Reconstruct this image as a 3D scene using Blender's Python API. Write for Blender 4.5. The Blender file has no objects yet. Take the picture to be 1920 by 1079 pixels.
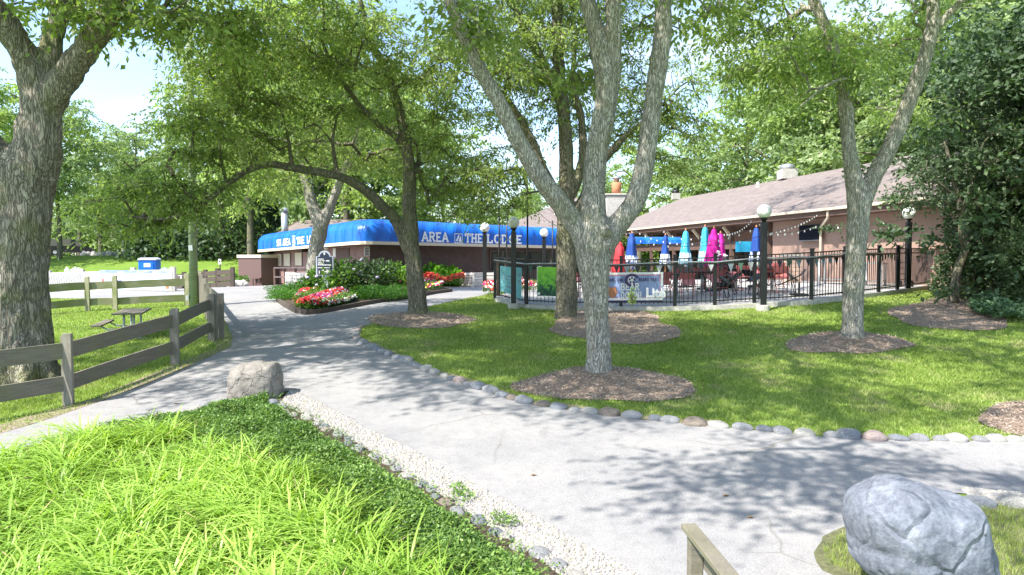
import bpy, bmesh, math, random
import numpy as np
from mathutils import Vector, Matrix, noise
from mathutils.geometry import delaunay_2d_cdt
R=math.radians; rng=np.random.default_rng(7); random.seed(7)
scn=bpy.context.scene; COL=scn.collection
# ------------------------------------------------------------ camera, sky, sun, exposure
CZ=2.3; PITCH=R(2.44); F=1280.0
cd=bpy.data.cameras.new('camera'); cd.lens=24; cd.sensor_width=36; cd.clip_start=.05; cd.clip_end=2000
cam=bpy.data.objects.new('camera',cd); COL.objects.link(cam); cam.location=(0,0,CZ)
cam.rotation_euler=(R(90)-PITCH,0,0); scn.camera=cam
TOSUN=Vector((-.80,-.60,0)).normalized(); ELEV=R(53)
sun_dir=Vector((TOSUN.x*math.cos(ELEV),TOSUN.y*math.cos(ELEV),math.sin(ELEV)))
sl=bpy.data.lights.new('sun','SUN'); sl.energy=4.2; sl.angle=R(.6); sl.color=(1,.95,.87)
so=bpy.data.objects.new('sun',sl); COL.objects.link(so); so.rotation_euler=sun_dir.to_track_quat('Z','Y').to_euler(); so.location=(0,0,60)
w=bpy.data.worlds.new('World'); scn.world=w; w.use_nodes=True
nt=w.node_tree; bg=nt.nodes['Background']; sky=nt.nodes.new('ShaderNodeTexSky'); sky.sky_type='NISHITA'
sky.sun_disc=False; sky.sun_elevation=ELEV; sky.sun_rotation=math.atan2(sun_dir.x,sun_dir.y)
sky.air_density=1.0; sky.dust_density=.9; sky.ozone_density=1.5
tc=nt.nodes.new('ShaderNodeTexCoord'); mp=nt.nodes.new('ShaderNodeMapping'); mp.inputs['Scale'].default_value=(1.2,1.2,4.5)
mp.inputs['Location'].default_value=(.35,.1,.2)
nz=nt.nodes.new('ShaderNodeTexNoise'); nz.inputs['Scale'].default_value=1.9; nz.inputs['Detail'].default_value=7; nz.inputs['Roughness'].default_value=.55
cr=nt.nodes.new('ShaderNodeValToRGB'); cr.color_ramp.elements[0].position=.50; cr.color_ramp.elements[1].position=.78; cr.color_ramp.elements[1].color=(.75,.75,.75,1)
mxs=nt.nodes.new('ShaderNodeMix'); mxs.data_type='RGBA'; mxs.inputs[7].default_value=(4.6,5.0,5.9,1)
nt.links.new(tc.outputs['Generated'],mp.inputs[0]); nt.links.new(mp.outputs[0],nz.inputs[0]); nt.links.new(nz.outputs[0],cr.inputs[0])
nt.links.new(cr.outputs[0],mxs.inputs[0]); nt.links.new(sky.outputs[0],mxs.inputs[6]); nt.links.new(mxs.outputs[2],bg.inputs[0])
bg.inputs[1].default_value=.15
vs=scn.view_settings; vs.view_transform='Standard'; vs.look='None'; vs.exposure=1.42; vs.gamma=1; vs.use_curve_mapping=False
scn.render.engine='CYCLES'; cy=scn.cycles; cy.max_bounces=8; cy.diffuse_bounces=4; cy.transmission_bounces=6; cy.transparent_max_bounces=8; cy.glossy_bounces=2
cy.use_denoising=True
# ------------------------------------------------------------ terrain and pixel helpers
YS=[-40,0,6,8,10,12,15,18,21,26,35,50,70,120,400]; DS=[2.3,2.3,2.3,2.2,2.08,1.93,1.75,1.6,1.48,1.38,1.5,1.9,2.1,2.1,2.1]
YF=np.linspace(-40,400,4401); _d=np.interp(YF,YS,DS)
_k=np.hanning(25); _k/=_k.sum(); DF=np.convolve(np.pad(_d,12,mode='edge'),_k,'valid')
def ss(a): a=np.clip(a,0,1); return a*a*(3-2*a)
def TZ(x,y):
    x=np.asarray(x,float); y=np.asarray(y,float)
    d=np.interp(y,YF,DF)-.30*ss((x-2)/9)*ss((y-11)/9)
    hill=ss((y-51)/17)*ss((-13-x)/8)
    d=d-hill*2.35
    d=d+.2*ss((-4.5-x)/5)*ss((y-8)/4)*ss((25-y)/6)+.32*ss((-15-x)/6)*ss((y-28)/10)*ss((58-y)/8)
    d=d-ss((y-75)/60)*3.0*ss((x+10)/20)
    return CZ-d
def tz(x,y): return float(TZ(x,y))
cP,sP=math.cos(PITCH),math.sin(PITCH)
def ray(px,py):
    u=(px-960)/F; v=(539.5-py)/F
    return Vector((u,cP+v*sP,-sP+v*cP))
def P(px,py,Y):
    r=ray(px,py); return Vector((0,0,CZ))+r*(Y/r.y)
def G(px,py,off=0):
    lo,hi=1.0,300.0; r=ray(px,py)
    t=1.0
    while t<300:
        p=r*(t/r.y)
        if CZ+p.z<tz(p.x,p.y): break
        t*=1.03
    lo,hi=t/1.03,t
    for _ in range(30):
        m=(lo+hi)/2; p=r*(m/r.y)
        if CZ+p.z<tz(p.x,p.y): hi=m
        else: lo=m
    p=r*(hi/r.y); return Vector((p.x,p.y,tz(p.x,p.y)+off))
def V2(p): return (p[0],p[1])
def onplane(px,py,p0,n):
    r=ray(px,py); o=Vector((0,0,CZ)); t=(Vector(p0)-o).dot(n)/r.dot(n); return o+r*t
# ------------------------------------------------------------ materials
MATS={}
def nodes(name):
    m=bpy.data.materials.new(name); m.use_nodes=True; n=m.node_tree; return m,n,n.nodes['Principled BSDF']
def add(n,t,**kw):
    x=n.nodes.new(t)
    for k,v in kw.items():
        if k[0]=='i' and k[1:].isdigit(): x.inputs[int(k[1:])].default_value=v
        elif k.startswith('in_'): x.inputs[k[3:].replace('_',' ')].default_value=v
        else: setattr(x,k,v)
    return x
def ramp(n,fac,stops):
    r=n.nodes.new('ShaderNodeValToRGB'); e=r.color_ramp.elements
    while len(e)<len(stops): e.new(.5)
    for i,(p,c) in enumerate(stops):
        e[i].position=p; e[i].color=(*c,1) if len(c)==3 else c
    n.links.new(fac,r.inputs[0]); return r.outputs[0]
def coords(n,scale=(1,1,1),kind='Object'):
    t=add(n,'ShaderNodeTexCoord'); m=add(n,'ShaderNodeMapping'); m.inputs['Scale'].default_value=scale
    n.links.new(t.outputs[kind],m.inputs[0]); return m.outputs[0]
def noise_(n,vec,scale,detail=4,rough=.55,dist=0):
    x=add(n,'ShaderNodeTexNoise'); x.inputs['Scale'].default_value=scale; x.inputs['Detail'].default_value=detail
    x.inputs['Roughness'].default_value=rough; x.inputs['Distortion'].default_value=dist
    if vec is not None: n.links.new(vec,x.inputs['Vector'])
    return x.outputs[0]
def mix(n,f,a,b,mode='MIX'):
    x=add(n,'ShaderNodeMix',data_type='RGBA',blend_type=mode)
    for s,v in ((0,f),(6,a),(7,b)):
        if isinstance(v,(int,float)): x.inputs[s].default_value=v
        elif isinstance(v,tuple): x.inputs[s].default_value=(*v,1)
        else: n.links.new(v,x.inputs[s])
    return x.outputs[2]
def bump(n,b,h,strength=.4,dist=.02):
    x=add(n,'ShaderNodeBump'); x.inputs['Strength'].default_value=strength; x.inputs['Distance'].default_value=dist
    n.links.new(h,x.inputs['Height']); n.links.new(x.outputs[0],b.inputs['Normal']); return x
def simple(name,c,rough=.6,var=.25,scale=6,metal=0,stretch=(1,1,1),bs=.15,bd=.01,spec=.4):
    if name in MATS: return MATS[name]
    m,n,b=nodes(name); v=coords(n,stretch)
    f=noise_(n,v,scale,6,.65)
    d=tuple(x*(1-var) for x in c); l=tuple(min(1,x*(1+var)) for x in c)
    n.links.new(ramp(n,f,[(.3,d),(.7,l)]),b.inputs['Base Color'])
    b.inputs['Roughness'].default_value=rough; b.inputs['Metallic'].default_value=metal
    b.inputs['Specular IOR Level'].default_value=spec
    if bs: bump(n,b,noise_(n,v,scale*5,4),bs,bd)
    MATS[name]=m; return m
def leafmat(name,dark,mid,light,trans=.45,tint=(1.25,1.5,.5),rough=.5):
    m,n,b=nodes(name); a=add(n,'ShaderNodeAttribute',attribute_name='rnd')
    v=coords(n,(1,1,1),'Generated'); g=add(n,'ShaderNodeNewGeometry')
    f=noise_(n,g.outputs['Position'],.55,3)
    mm=add(n,'ShaderNodeMath',operation='MULTIPLY_ADD'); n.links.new(f,mm.inputs[0]); mm.inputs[1].default_value=.9
    m2=add(n,'ShaderNodeMath',operation='MULTIPLY_ADD'); n.links.new(a.outputs['Fac'],m2.inputs[0]); m2.inputs[1].default_value=.55; m2.inputs[2].default_value=-.22
    n.links.new(m2.outputs[0],mm.inputs[2])
    c=ramp(n,mm.outputs[0],[(.1,dark),(.45,mid),(.85,light)])
    n.links.new(c,b.inputs['Base Color']); b.inputs['Roughness'].default_value=rough; b.inputs['Specular IOR Level'].default_value=.35
    tr=add(n,'ShaderNodeBsdfTranslucent'); n.links.new(mix(n,1.0,c,tint,'MULTIPLY'),tr.inputs[0])
    ms=add(n,'ShaderNodeMixShader'); ms.inputs[0].default_value=trans
    n.links.new(b.outputs[0],ms.inputs[1]); n.links.new(tr.outputs[0],ms.inputs[2]); n.links.new(ms.outputs[0],n.nodes['Material Output'].inputs[0])
    MATS[name]=m; return m
def barkmat(name,c1,c2,c3,s=1.0,moss=.3):
    m,n,b=nodes(name); v=coords(n,(1,1,.16)); vv=coords(n)
    f=noise_(n,v,30*s,8,.72,.9); g=noise_(n,vv,2.2,4); 
    wv=add(n,'ShaderNodeTexVoronoi',feature='DISTANCE_TO_EDGE'); wv.inputs['Scale'].default_value=24*s
    dv=mix(n,.30,v,add_color(n,v,9*s)); n.links.new(dv,wv.inputs['Vector'])
    rid=ramp(n,wv.outputs[0],[(0,(.15,.15,.15)),(.17,(1,1,1))])
    base=ramp(n,f,[(.3,c1),(.5,c2),(.72,c3)])
    base=mix(n,rid,tuple(x*.5 for x in c1),base)
    mf=ramp(n,g,[(.5,(0,0,0)),(.68,(moss,moss,moss))])
    base=mix(n,mf,base,(.17,.19,.06))
    n.links.new(base,b.inputs['Base Color']); b.inputs['Roughness'].default_value=.9; b.inputs['Specular IOR Level'].default_value=.15
    h=mix(n,.5,rid,f); bump(n,b,h,.9,.035/s)
    MATS[name]=m; return m
def add_color(n,v,s):
    x=add(n,'ShaderNodeTexNoise'); x.inputs['Scale'].default_value=s; x.inputs['Detail'].default_value=3; n.links.new(v,x.inputs['Vector']); return x.outputs[1]
M_bark=barkmat('bark_grey',(.20,.185,.15),(.46,.43,.37),(.66,.63,.56),1.15,.4)
M_barkL=barkmat('bark_furrowed',(.15,.13,.105),(.32,.285,.235),(.47,.43,.36),.95,.55)
M_barkD=barkmat('bark_dark',(.10,.09,.065),(.25,.225,.17),(.40,.37,.29),1.1,.45)
M_leafA=leafmat('leaf_locust',(.10,.145,.045),(.24,.32,.10),(.42,.52,.20),.54,(1.15,1.25,.55))
M_leafL=leafmat('leaf_lime',(.14,.21,.055),(.27,.37,.11),(.43,.54,.21),.52,(1.15,1.25,.6))
M_leafB=leafmat('leaf_woods',(.12,.18,.08),(.25,.34,.15),(.42,.52,.26),.48,(1.1,1.2,.65))
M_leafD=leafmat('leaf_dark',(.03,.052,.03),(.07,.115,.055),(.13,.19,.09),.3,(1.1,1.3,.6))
M_leafS=leafmat('leaf_shrub',(.04,.09,.02),(.09,.175,.035),(.18,.30,.06),.35)
M_lily=leafmat('leaf_daylily',(.12,.21,.03),(.26,.43,.06),(.50,.68,.17),.42,(1.15,1.15,.45),.4)
M_cover=leafmat('leaf_groundcover',(.035,.08,.02),(.10,.19,.04),(.28,.42,.10),.3)
M_grass=leafmat('grass_blades',(.13,.19,.035),(.27,.35,.075),(.46,.52,.18),.4,(1.1,1.2,.55),.6)
def straw():
    n=M_grass.node_tree; b=n.nodes['Principled BSDF']; src=b.inputs['Base Color'].links[0].from_socket; g=add(n,'ShaderNodeNewGeometry').outputs['Position']
    k=mix(n,ramp(n,noise_(n,g,1.3,5,.6),[(.54,(0,0,0)),(.70,(.85,.85,.85))]),src,(.46,.40,.24)); n.links.new(k,b.inputs['Base Color'])
straw()
def ground_mat():
    m,n,b=nodes('turf_soil'); g=add(n,'ShaderNodeNewGeometry').outputs['Position']
    f=noise_(n,g,1.3,5,.6); f2=noise_(n,g,40,4,.7); f3=noise_(n,g,.35,3)
    c=ramp(n,f2,[(.3,(.08,.14,.025)),(.6,(.18,.28,.045)),(.8,(.28,.36,.09))])
    bare=ramp(n,f,[(.62,(0,0,0)),(.72,(1,1,1))]); c=mix(n,bare,c,(.24,.21,.12))
    c=mix(n,.4,c,ramp(n,f3,[(.35,(.09,.16,.025)),(.65,(.17,.26,.045))]))
    n.links.new(c,b.inputs['Base Color']); b.inputs['Roughness'].default_value=.95; b.inputs['Specular IOR Level'].default_value=.1
    bump(n,b,f2,.6,.03); return m
M_turf=ground_mat()
def path_mat():
    m,n,b=nodes('worn_pavement'); g=add(n,'ShaderNodeNewGeometry').outputs['Position']
    f=noise_(n,g,.55,6,.65); fine=noise_(n,g,70,5,.85); fm=noise_(n,g,6,6,.65)
    c=ramp(n,fine,[(.3,(.17,.165,.165)),(.5,(.31,.302,.30)),(.7,(.44,.43,.42))])
    c=mix(n,1.0,c,ramp(n,f,[(.3,(.74,.75,.78)),(.7,(1.0,.99,.97))]),'MULTIPLY')
    c=mix(n,1.0,c,ramp(n,fm,[(.28,(.84,.84,.85)),(.55,(1,1,1))]),'MULTIPLY')
    dist=add(n,'ShaderNodeMix',data_type='VECTOR'); dist.inputs[0].default_value=.22
    n.links.new(g,dist.inputs[4]); n.links.new(add_color(n,g,1.6),dist.inputs[5])
    vo=add(n,'ShaderNodeTexVoronoi',feature='DISTANCE_TO_EDGE'); vo.inputs['Scale'].default_value=.42; n.links.new(dist.outputs[1],vo.inputs['Vector'])
    gate=ramp(n,noise_(n,g,.4,2),[(.46,(0,0,0)),(.56,(.85,.85,.85))])
    cr_=ramp(n,vo.outputs[0],[(.0,(1,1,1)),(.0055,(0,0,0))])
    crk=mix(n,1.0,cr_,gate,'MULTIPLY')
    c=mix(n,crk,c,(.15,.14,.125))
    n.links.new(c,b.inputs['Base Color']); b.inputs['Roughness'].default_value=.92; b.inputs['Specular IOR Level'].default_value=.2
    bump(n,b,fine,.5,.006); return m
M_path=path_mat()
def mulch_mat():
    m,n,b=nodes('wood_chips'); g=add(n,'ShaderNodeNewGeometry').outputs['Position']
    a=add(n,'ShaderNodeAttribute',attribute_name='rnd'); f=noise_(n,g,30,5,.8,1.5)
    c=ramp(n,f,[(.3,(.19,.135,.10)),(.5,(.44,.33,.25)),(.72,(.68,.55,.44))])
    c=mix(n,.6,c,ramp(n,a.outputs['Fac'],[(0,(.16,.11,.08)),(.5,(.50,.38,.29)),(1,(.84,.73,.62))]))
    n.links.new(c,b.inputs['Base Color']); b.inputs['Roughness'].default_value=.9; bump(n,b,f,.8,.03); return m
M_mulch=mulch_mat()
def stone_mat(name,c,c2,sc=9):
    m,n,b=nodes(name); v=coords(n); oi=add(n,'ShaderNodeObjectInfo')
    f=noise_(n,v,sc,8,.72,.3); f2=noise_(n,v,sc*7,5,.8); 
    k=ramp(n,f,[(.28,tuple(x*.6 for x in c)),(.5,c),(.72,c2)])
    k=mix(n,.35,k,ramp(n,f2,[(.35,tuple(x*.55 for x in c)),(.65,c2)]))
    n.links.new(k,b.inputs['Base Color']); b.inputs['Roughness'].default_value=.85
    vo=add(n,'ShaderNodeTexVoronoi',feature='DISTANCE_TO_EDGE'); vo.inputs['Scale'].default_value=sc*.55; n.links.new(mix(n,.35,v,add_color(n,v,sc*.5)),vo.inputs['Vector'])
    ck=ramp(n,vo.outputs[0],[(0,(0,0,0)),(.03,(1,1,1))]); h=mix(n,.35,mix(n,.4,f,f2),ck)
    bump(n,b,h,.9,.04); MATS[name]=m; return m
M_bould=stone_mat('granite_pale',(.105,.12,.155),(.34,.36,.41),3.0)
M_bould2=stone_mat('granite_brown',(.20,.18,.16),(.36,.33,.29),7)
M_st=[stone_mat('stone_grey',(.29,.29,.30),(.50,.50,.51)),stone_mat('stone_pink',(.36,.28,.26),(.55,.46,.43)),stone_mat('stone_pale',(.42,.40,.36),(.66,.64,.60)),stone_mat('stone_blue',(.22,.235,.26),(.38,.40,.43)),stone_mat('stone_tan',(.26,.21,.17),(.42,.36,.30))]
def wood_mat(name,c,mossy=0,st=(1.2,1.2,16)):
    m,n,b=nodes(name); v=coords(n,st); vx=coords(n); 
    f=noise_(n,v,2.2,7,.75,.5); g=noise_(n,vx,60,4,.7)
    k=ramp(n,f,[(.3,tuple(x*.55 for x in c)),(.5,c),(.72,tuple(x*1.4 for x in c))])
    k=mix(n,.3,k,ramp(n,g,[(.4,tuple(x*.5 for x in c)),(.7,tuple(x*1.3 for x in c))]))
    if mossy: k=mix(n,ramp(n,noise_(n,vx,2,4),[(.4,(0,0,0)),(.62,(mossy,)*3)]),k,(.15,.18,.045))
    n.links.new(k,b.inputs['Base Color']); b.inputs['Roughness'].default_value=.88; bump(n,b,mix(n,.5,f,g),.5,.01); MATS[name]=m; return m
M_wood=wood_mat('weathered_wood',(.185,.16,.13),.3); M_woodP=wood_mat('weathered_post',(.23,.205,.175),.15,(14,14,1.2)); M_woodGP=wood_mat('mossy_post',(.30,.29,.19),.7,(14,14,1.2)); M_woodG=wood_mat('mossy_wood',(.27,.26,.17),.75)
M_woodW=wood_mat('whitewashed_wood',(.62,.58,.53)); M_woodB=wood_mat('dark_timber',(.085,.065,.05)); M_pole=wood_mat('treated_pole',(.25,.30,.22),.3)
M_black=simple('black_metal',(.012,.013,.014),.35,.2,5,bs=.05); M_white=simple('white_paint',(.75,.75,.74),.5,.08)
M_conc=simple('concrete',(.42,.40,.36),.9,.25,8,bs=.4); M_patio=simple('patio_slab',(.36,.345,.33),.9,.15,3,bs=.3)
M_cream=simple('cream_trim',(.60,.52,.40),.6,.1); M_alum=simple('grey_metal',(.45,.46,.48),.35,.15,8,metal=.7)
M_globe=simple('milky_globe',(.80,.80,.78),.35,.04,3,bs=0)
M_redm=simple('red_paint',(.46,.14,.13),.45,.2); M_soil=simple('soil',(.06,.045,.03),.95,.4,20,bs=.8)
M_dark=simple('dark_interior',(.02,.018,.017),.8,.3); M_brown=simple('brown_trim',(.115,.07,.055),.7,.15)
M_screen=simple('tv_screen',(.006,.006,.009),.3,.2,bs=0,spec=.15); M_navy=simple('navy_paint',(.018,.028,.06),.5,.1,bs=0)
M_orange=simple('orange_clay',(.48,.20,.10),.8,.2); M_rubber=simple('rubber',(.015,.015,.015),.8,.2)
M_ltblue=simple('pale_blue_fabric',(.30,.46,.62),.8,.12,3); M_teal=simple('teal_fabric',(.16,.42,.44),.8,.15,3)
M_txtw=simple('white_lettering',(.8,.8,.8),.6,.04,bs=0); M_txtn=simple('navy_lettering',(.05,.03,.10),.6,.05,bs=0)
def glass_mat():
    m,n,b=nodes('window_glass'); b.inputs['Base Color'].default_value=(.03,.04,.04,1); b.inputs['Roughness'].default_value=.04
    b.inputs['Specular IOR Level'].default_value=1; f=noise_(n,coords(n),1.2,2); bump(n,b,f,.05,.05); return m
M_glass=glass_mat()
def siding(name,c,diag=False,per=9.0,depth=.02):
    m,n,b=nodes(name); t=add(n,'ShaderNodeTexCoord'); mp=add(n,'ShaderNodeMapping')
    uv=add(n,'ShaderNodeUVMap'); n.links.new(uv.outputs[0],mp.inputs[0]); mp.inputs['Rotation'].default_value=(0,0,R(38) if diag else 0)
    wv=add(n,'ShaderNodeTexWave',wave_type='BANDS',bands_direction='X',wave_profile='SAW'); wv.inputs['Scale'].default_value=per*.314
    n.links.new(mp.outputs[0],wv.inputs['Vector']); g=ramp(n,wv.outputs[0],[(0,(0,0,0)),(.12,(1,1,1)),(1,(1,1,1))])
    f=noise_(n,coords(n),2.5,6,.7)
    k=ramp(n,f,[(.3,tuple(x*.75 for x in c)),(.7,tuple(x*1.25 for x in c))]); k=mix(n,g,tuple(x*.45 for x in c),k)
    n.links.new(k,b.inputs['Base Color']); b.inputs['Roughness'].default_value=.8; bump(n,b,g,.6,depth); MATS[name]=m; return m
M_sidD=siding('diagonal_siding',(.115,.075,.07),True,6); M_sidV=siding('plank_siding',(.27,.16,.145),False,7)  # sunlight on the left wall and shade on the front are in these tones
def block_mat():
    m,n,b=nodes('painted_block'); uv=add(n,'ShaderNodeUVMap'); br=add(n,'ShaderNodeTexBrick')
    br.inputs['Scale'].default_value=1; br.inputs['Brick Width'].default_value=.4; br.inputs['Row Height'].default_value=.2; br.inputs['Mortar Size'].default_value=.007
    c=(.34,.225,.18); br.inputs['Color1'].default_value=(*c,1); br.inputs['Color2'].default_value=(.32,.21,.168,1); br.inputs['Mortar'].default_value=(.27,.16,.135,1)
    n.links.new(uv.outputs[0],br.inputs[0]); k=mix(n,.3,br.outputs[0],ramp(n,noise_(n,coords(n),1.5,6),[(.3,(.26,.17,.135)),(.7,(.41,.28,.225))]))
    n.links.new(k,b.inputs['Base Color']); b.inputs['Roughness'].default_value=.85; bump(n,b,br.outputs[1],-.3,.01); return m
M_block=block_mat()
def shingle_mat():
    m,n,b=nodes('roof_shingles'); uv=add(n,'ShaderNodeUVMap'); br=add(n,'ShaderNodeTexBrick')
    br.inputs['Scale'].default_value=1; br.inputs['Brick Width'].default_value=.32; br.inputs['Row Height'].default_value=.145; br.inputs['Mortar Size'].default_value=.012
    br.inputs['Color1'].default_value=(.235,.185,.165,1); br.inputs['Color2'].default_value=(.16,.125,.115,1); br.inputs['Mortar'].default_value=(.07,.055,.05,1)
    n.links.new(uv.outputs[0],br.inputs[0]); k=mix(n,.55,br.outputs[0],ramp(n,noise_(n,coords(n),2.2,8,.85),[(.3,(.07,.057,.054)),(.7,(.30,.255,.235))]))
    n.links.new(k,b.inputs['Base Color']); b.inputs['Roughness'].default_value=.9; bump(n,b,br.outputs[1],-.5,.015); return m
M_roof=shingle_mat()
def awn_mat():
    m,n,b=nodes('blue_canvas'); uv=add(n,'ShaderNodeUVMap'); mp=add(n,'ShaderNodeMapping'); mp.inputs['Scale'].default_value=(1,.25,1)
    n.links.new(uv.outputs[0],mp.inputs[0]); f=noise_(n,mp.outputs[0],2.2,3,.5,.4)
    k=ramp(n,f,[(.3,(.003,.085,.42)),(.7,(.006,.15,.62))]); n.links.new(k,b.inputs['Base Color']); b.inputs['Roughness'].default_value=.38
    wv=add(n,'ShaderNodeTexWave',wave_type='BANDS',bands_direction='X'); wv.inputs['Scale'].default_value=.26; wv.inputs['Distortion'].default_value=1.0; n.links.new(uv.outputs[0],wv.inputs['Vector'])
    bump(n,b,mix(n,.6,wv.outputs[1],f),.9,.2); return m
M_awn=awn_mat()
def canvas(name,c,var=.18): return simple(name,c,.75,var,7,stretch=(3,3,.4),bs=.3,bd=.02)
# flower colour comes from each blossom's own stored colour
def petal_mat():
    m,n,b=nodes('petals'); a=add(n,'ShaderNodeAttribute',attribute_name='tint'); n.links.new(a.outputs['Color'],b.inputs['Base Color']); b.inputs['Roughness'].default_value=.6
    f=noise_(n,coords(n),60,2); bump(n,b,f,.2,.01); return m
M_petal=petal_mat()
# ------------------------------------------------------------ objects
def tag(o,label=None,cat=None,group=None,kind=None):
    if label:o['label']=label
    if cat:o['category']=cat
    if group:o['group']=group
    if kind:o['kind']=kind
    return o
def thing(name,label,cat,loc=(0,0,0),group=None):
    o=bpy.data.objects.new(name,None); COL.objects.link(o); o.location=loc; o.empty_display_size=.2; return tag(o,label,cat,group)
def link(name,me,mat,parent=None):
    o=bpy.data.objects.new(name,me); COL.objects.link(o)
    if mat: me.materials.append(mat)
    if parent: o.parent=parent
    return o
def rootloc(p):
    while p.parent: p=p.parent
    return Vector(p.location)
class MB:
    def __init__(s): s.v=[]; s.f=[]; s.uv=[]
    def face(s,pts,uv=None):
        i=len(s.v); s.v+= [tuple(p) for p in pts]; s.f.append(tuple(range(i,i+len(pts)))); s.uv.append(uv)
    def box(s,c,size,rz=0,M=None,ry=0,rx=0):
        T=Matrix.Translation(c)@Matrix.Rotation(rz,4,'Z')@Matrix.Rotation(ry,4,'Y')@Matrix.Rotation(rx,4,'X')
        if M is not None: T=M@T
        x,y,z=[a/2 for a in size]; i=len(s.v)
        for a,b,c_ in ((-x,-y,-z),(x,-y,-z),(x,y,-z),(-x,y,-z),(-x,-y,z),(x,-y,z),(x,y,z),(-x,y,z)): s.v.append(tuple(T@Vector((a,b,c_))))
        for f in ((0,3,2,1),(4,5,6,7),(0,1,5,4),(1,2,6,5),(2,3,7,6),(3,0,4,7)): s.f.append(tuple(i+k for k in f)); s.uv.append(None)
        return s
    def bar(s,a,b,wd,th,up=(0,0,1)):
        a=Vector(a); b=Vector(b); d=(b-a); L=d.length; d.normalize(); u=Vector(up); r=d.cross(u)
        if r.length<1e-4: r=d.cross(Vector((1,0,0)))
        r.normalize(); u=r.cross(d); M=Matrix(((d.x,r.x,u.x,(a.x+b.x)/2),(d.y,r.y,u.y,(a.y+b.y)/2),(d.z,r.z,u.z,(a.z+b.z)/2),(0,0,0,1)))
        return s.box((0,0,0),(L,wd,th),M=M)
    def tube(s,pts,rad,n=8,cap=True,wob=0):
        pts=[Vector(p) for p in pts]; i0=len(s.v); N=len(pts); rad=[rad]*N if isinstance(rad,(int,float)) else rad
        pr=None
        for k,p in enumerate(pts):
            d=(pts[min(k+1,N-1)]-pts[max(k-1,0)]).normalized()
            if pr is None: pr=d.cross(Vector((0.3,1,.1))); 
            pr=(pr-d*pr.dot(d)).normalized(); q=d.cross(pr)
            for j in range(n):
                a=2*math.pi*j/n; rr=rad[k]*(1+(wob*noise.noise(Vector((math.cos(a)*1.3,math.sin(a)*1.3,k*.37+p.x))) if wob else 0))
                s.v.append(tuple(p+pr*(math.cos(a)*rr)+q*(math.sin(a)*rr)))
        for k in range(N-1):
            for j in range(n):
                a=i0+k*n+j; b=i0+k*n+(j+1)%n; s.f.append((a,b,b+n,a+n)); s.uv.append(None)
        if cap:
            s.f.append(tuple(i0+j for j in range(n))[::-1]); s.f.append(tuple(i0+(N-1)*n+j for j in range(n))); s.uv+=[None,None]
        return s
    def cyl(s,a,b,r,n=12,r2=None): return s.tube([a,b],[r,r if r2 is None else r2],n)
    def lathe(s,c,prof,n=16,squash=None):
        i0=len(s.v); c=Vector(c)
        for r,z in prof:
            for j in range(n):
                a=2*math.pi*j/n; q=squash(j,z) if squash else 1
                s.v.append((c.x+r*q*math.cos(a),c.y+r*q*math.sin(a),c.z+z))
        for k in range(len(prof)-1):
            for j in range(n):
                a=i0+k*n+j; b=i0+k*n+(j+1)%n; s.f.append((a,b,b+n,a+n)); s.uv.append(None)
        s.f.append(tuple(i0+j for j in range(n))[::-1]); s.f.append(tuple(i0+(len(prof)-1)*n+j for j in range(n))); s.uv+=[None,None]
        return s
    def prism(s,poly,z0,z1):
        n=len(poly); s.face([(p[0],p[1],z1) for p in poly]); s.face([(p[0],p[1],z0) for p in poly][::-1])
        for i in range(n):
            a,b=poly[i],poly[(i+1)%n]; s.face([(a[0],a[1],z0),(b[0],b[1],z0),(b[0],b[1],z1),(a[0],a[1],z1)])
        return s
    def ext(s,M,poly,th):   # polygon in local xz of M, extruded along local y
        n=len(poly); A=[M@Vector((p[0],0,p[1])) for p in poly]; B=[M@Vector((p[0],th,p[1])) for p in poly]
        s.face(A); s.face(B[::-1])
        for i in range(n): j=(i+1)%n; s.face([A[i],B[i],B[j],A[j]])
        return s
    def build(s,name,mat,parent=None,smooth=False,bevel=0):
        me=bpy.data.meshes.new(name); off=rootloc(parent) if parent else Vector((0,0,0))
        me.from_pydata([(x-off.x,y-off.y,z-off.z) for x,y,z in s.v],[],s.f)
        if any(u is not None for u in s.uv):
            L=me.uv_layers.new(name='UVMap'); k=0
            for f,u in zip(s.f,s.uv):
                for j in range(len(f)):
                    if u is not None: L.data[k].uv=u[j]
                    k+=1
        if smooth: me.polygons.foreach_set('use_smooth',[True]*len(me.polygons))
        o=link(name,me,mat,parent)
        if bevel:
            b=o.modifiers.new('bevel','BEVEL'); b.width=bevel; b.segments=2; b.limit_method='ANGLE'
        return o
def wallquad(mb,a,b,z0,z1,u0=0):    # vertical quad with metric uv
    a=Vector(a);b=Vector(b);L=(Vector((b.x,b.y))-Vector((a.x,a.y))).length
    mb.face([(a.x,a.y,z0),(b.x,b.y,z0),(b.x,b.y,z1),(a.x,a.y,z1)],[(u0,0),(u0+L,0),(u0+L,z1-z0),(u0,z1-z0)])
def copy_tree(o,parent=None):
    c=o.copy(); COL.objects.link(c); c.parent=parent
    for ch in list(o.children): copy_tree(ch,c)
    return c
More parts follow.
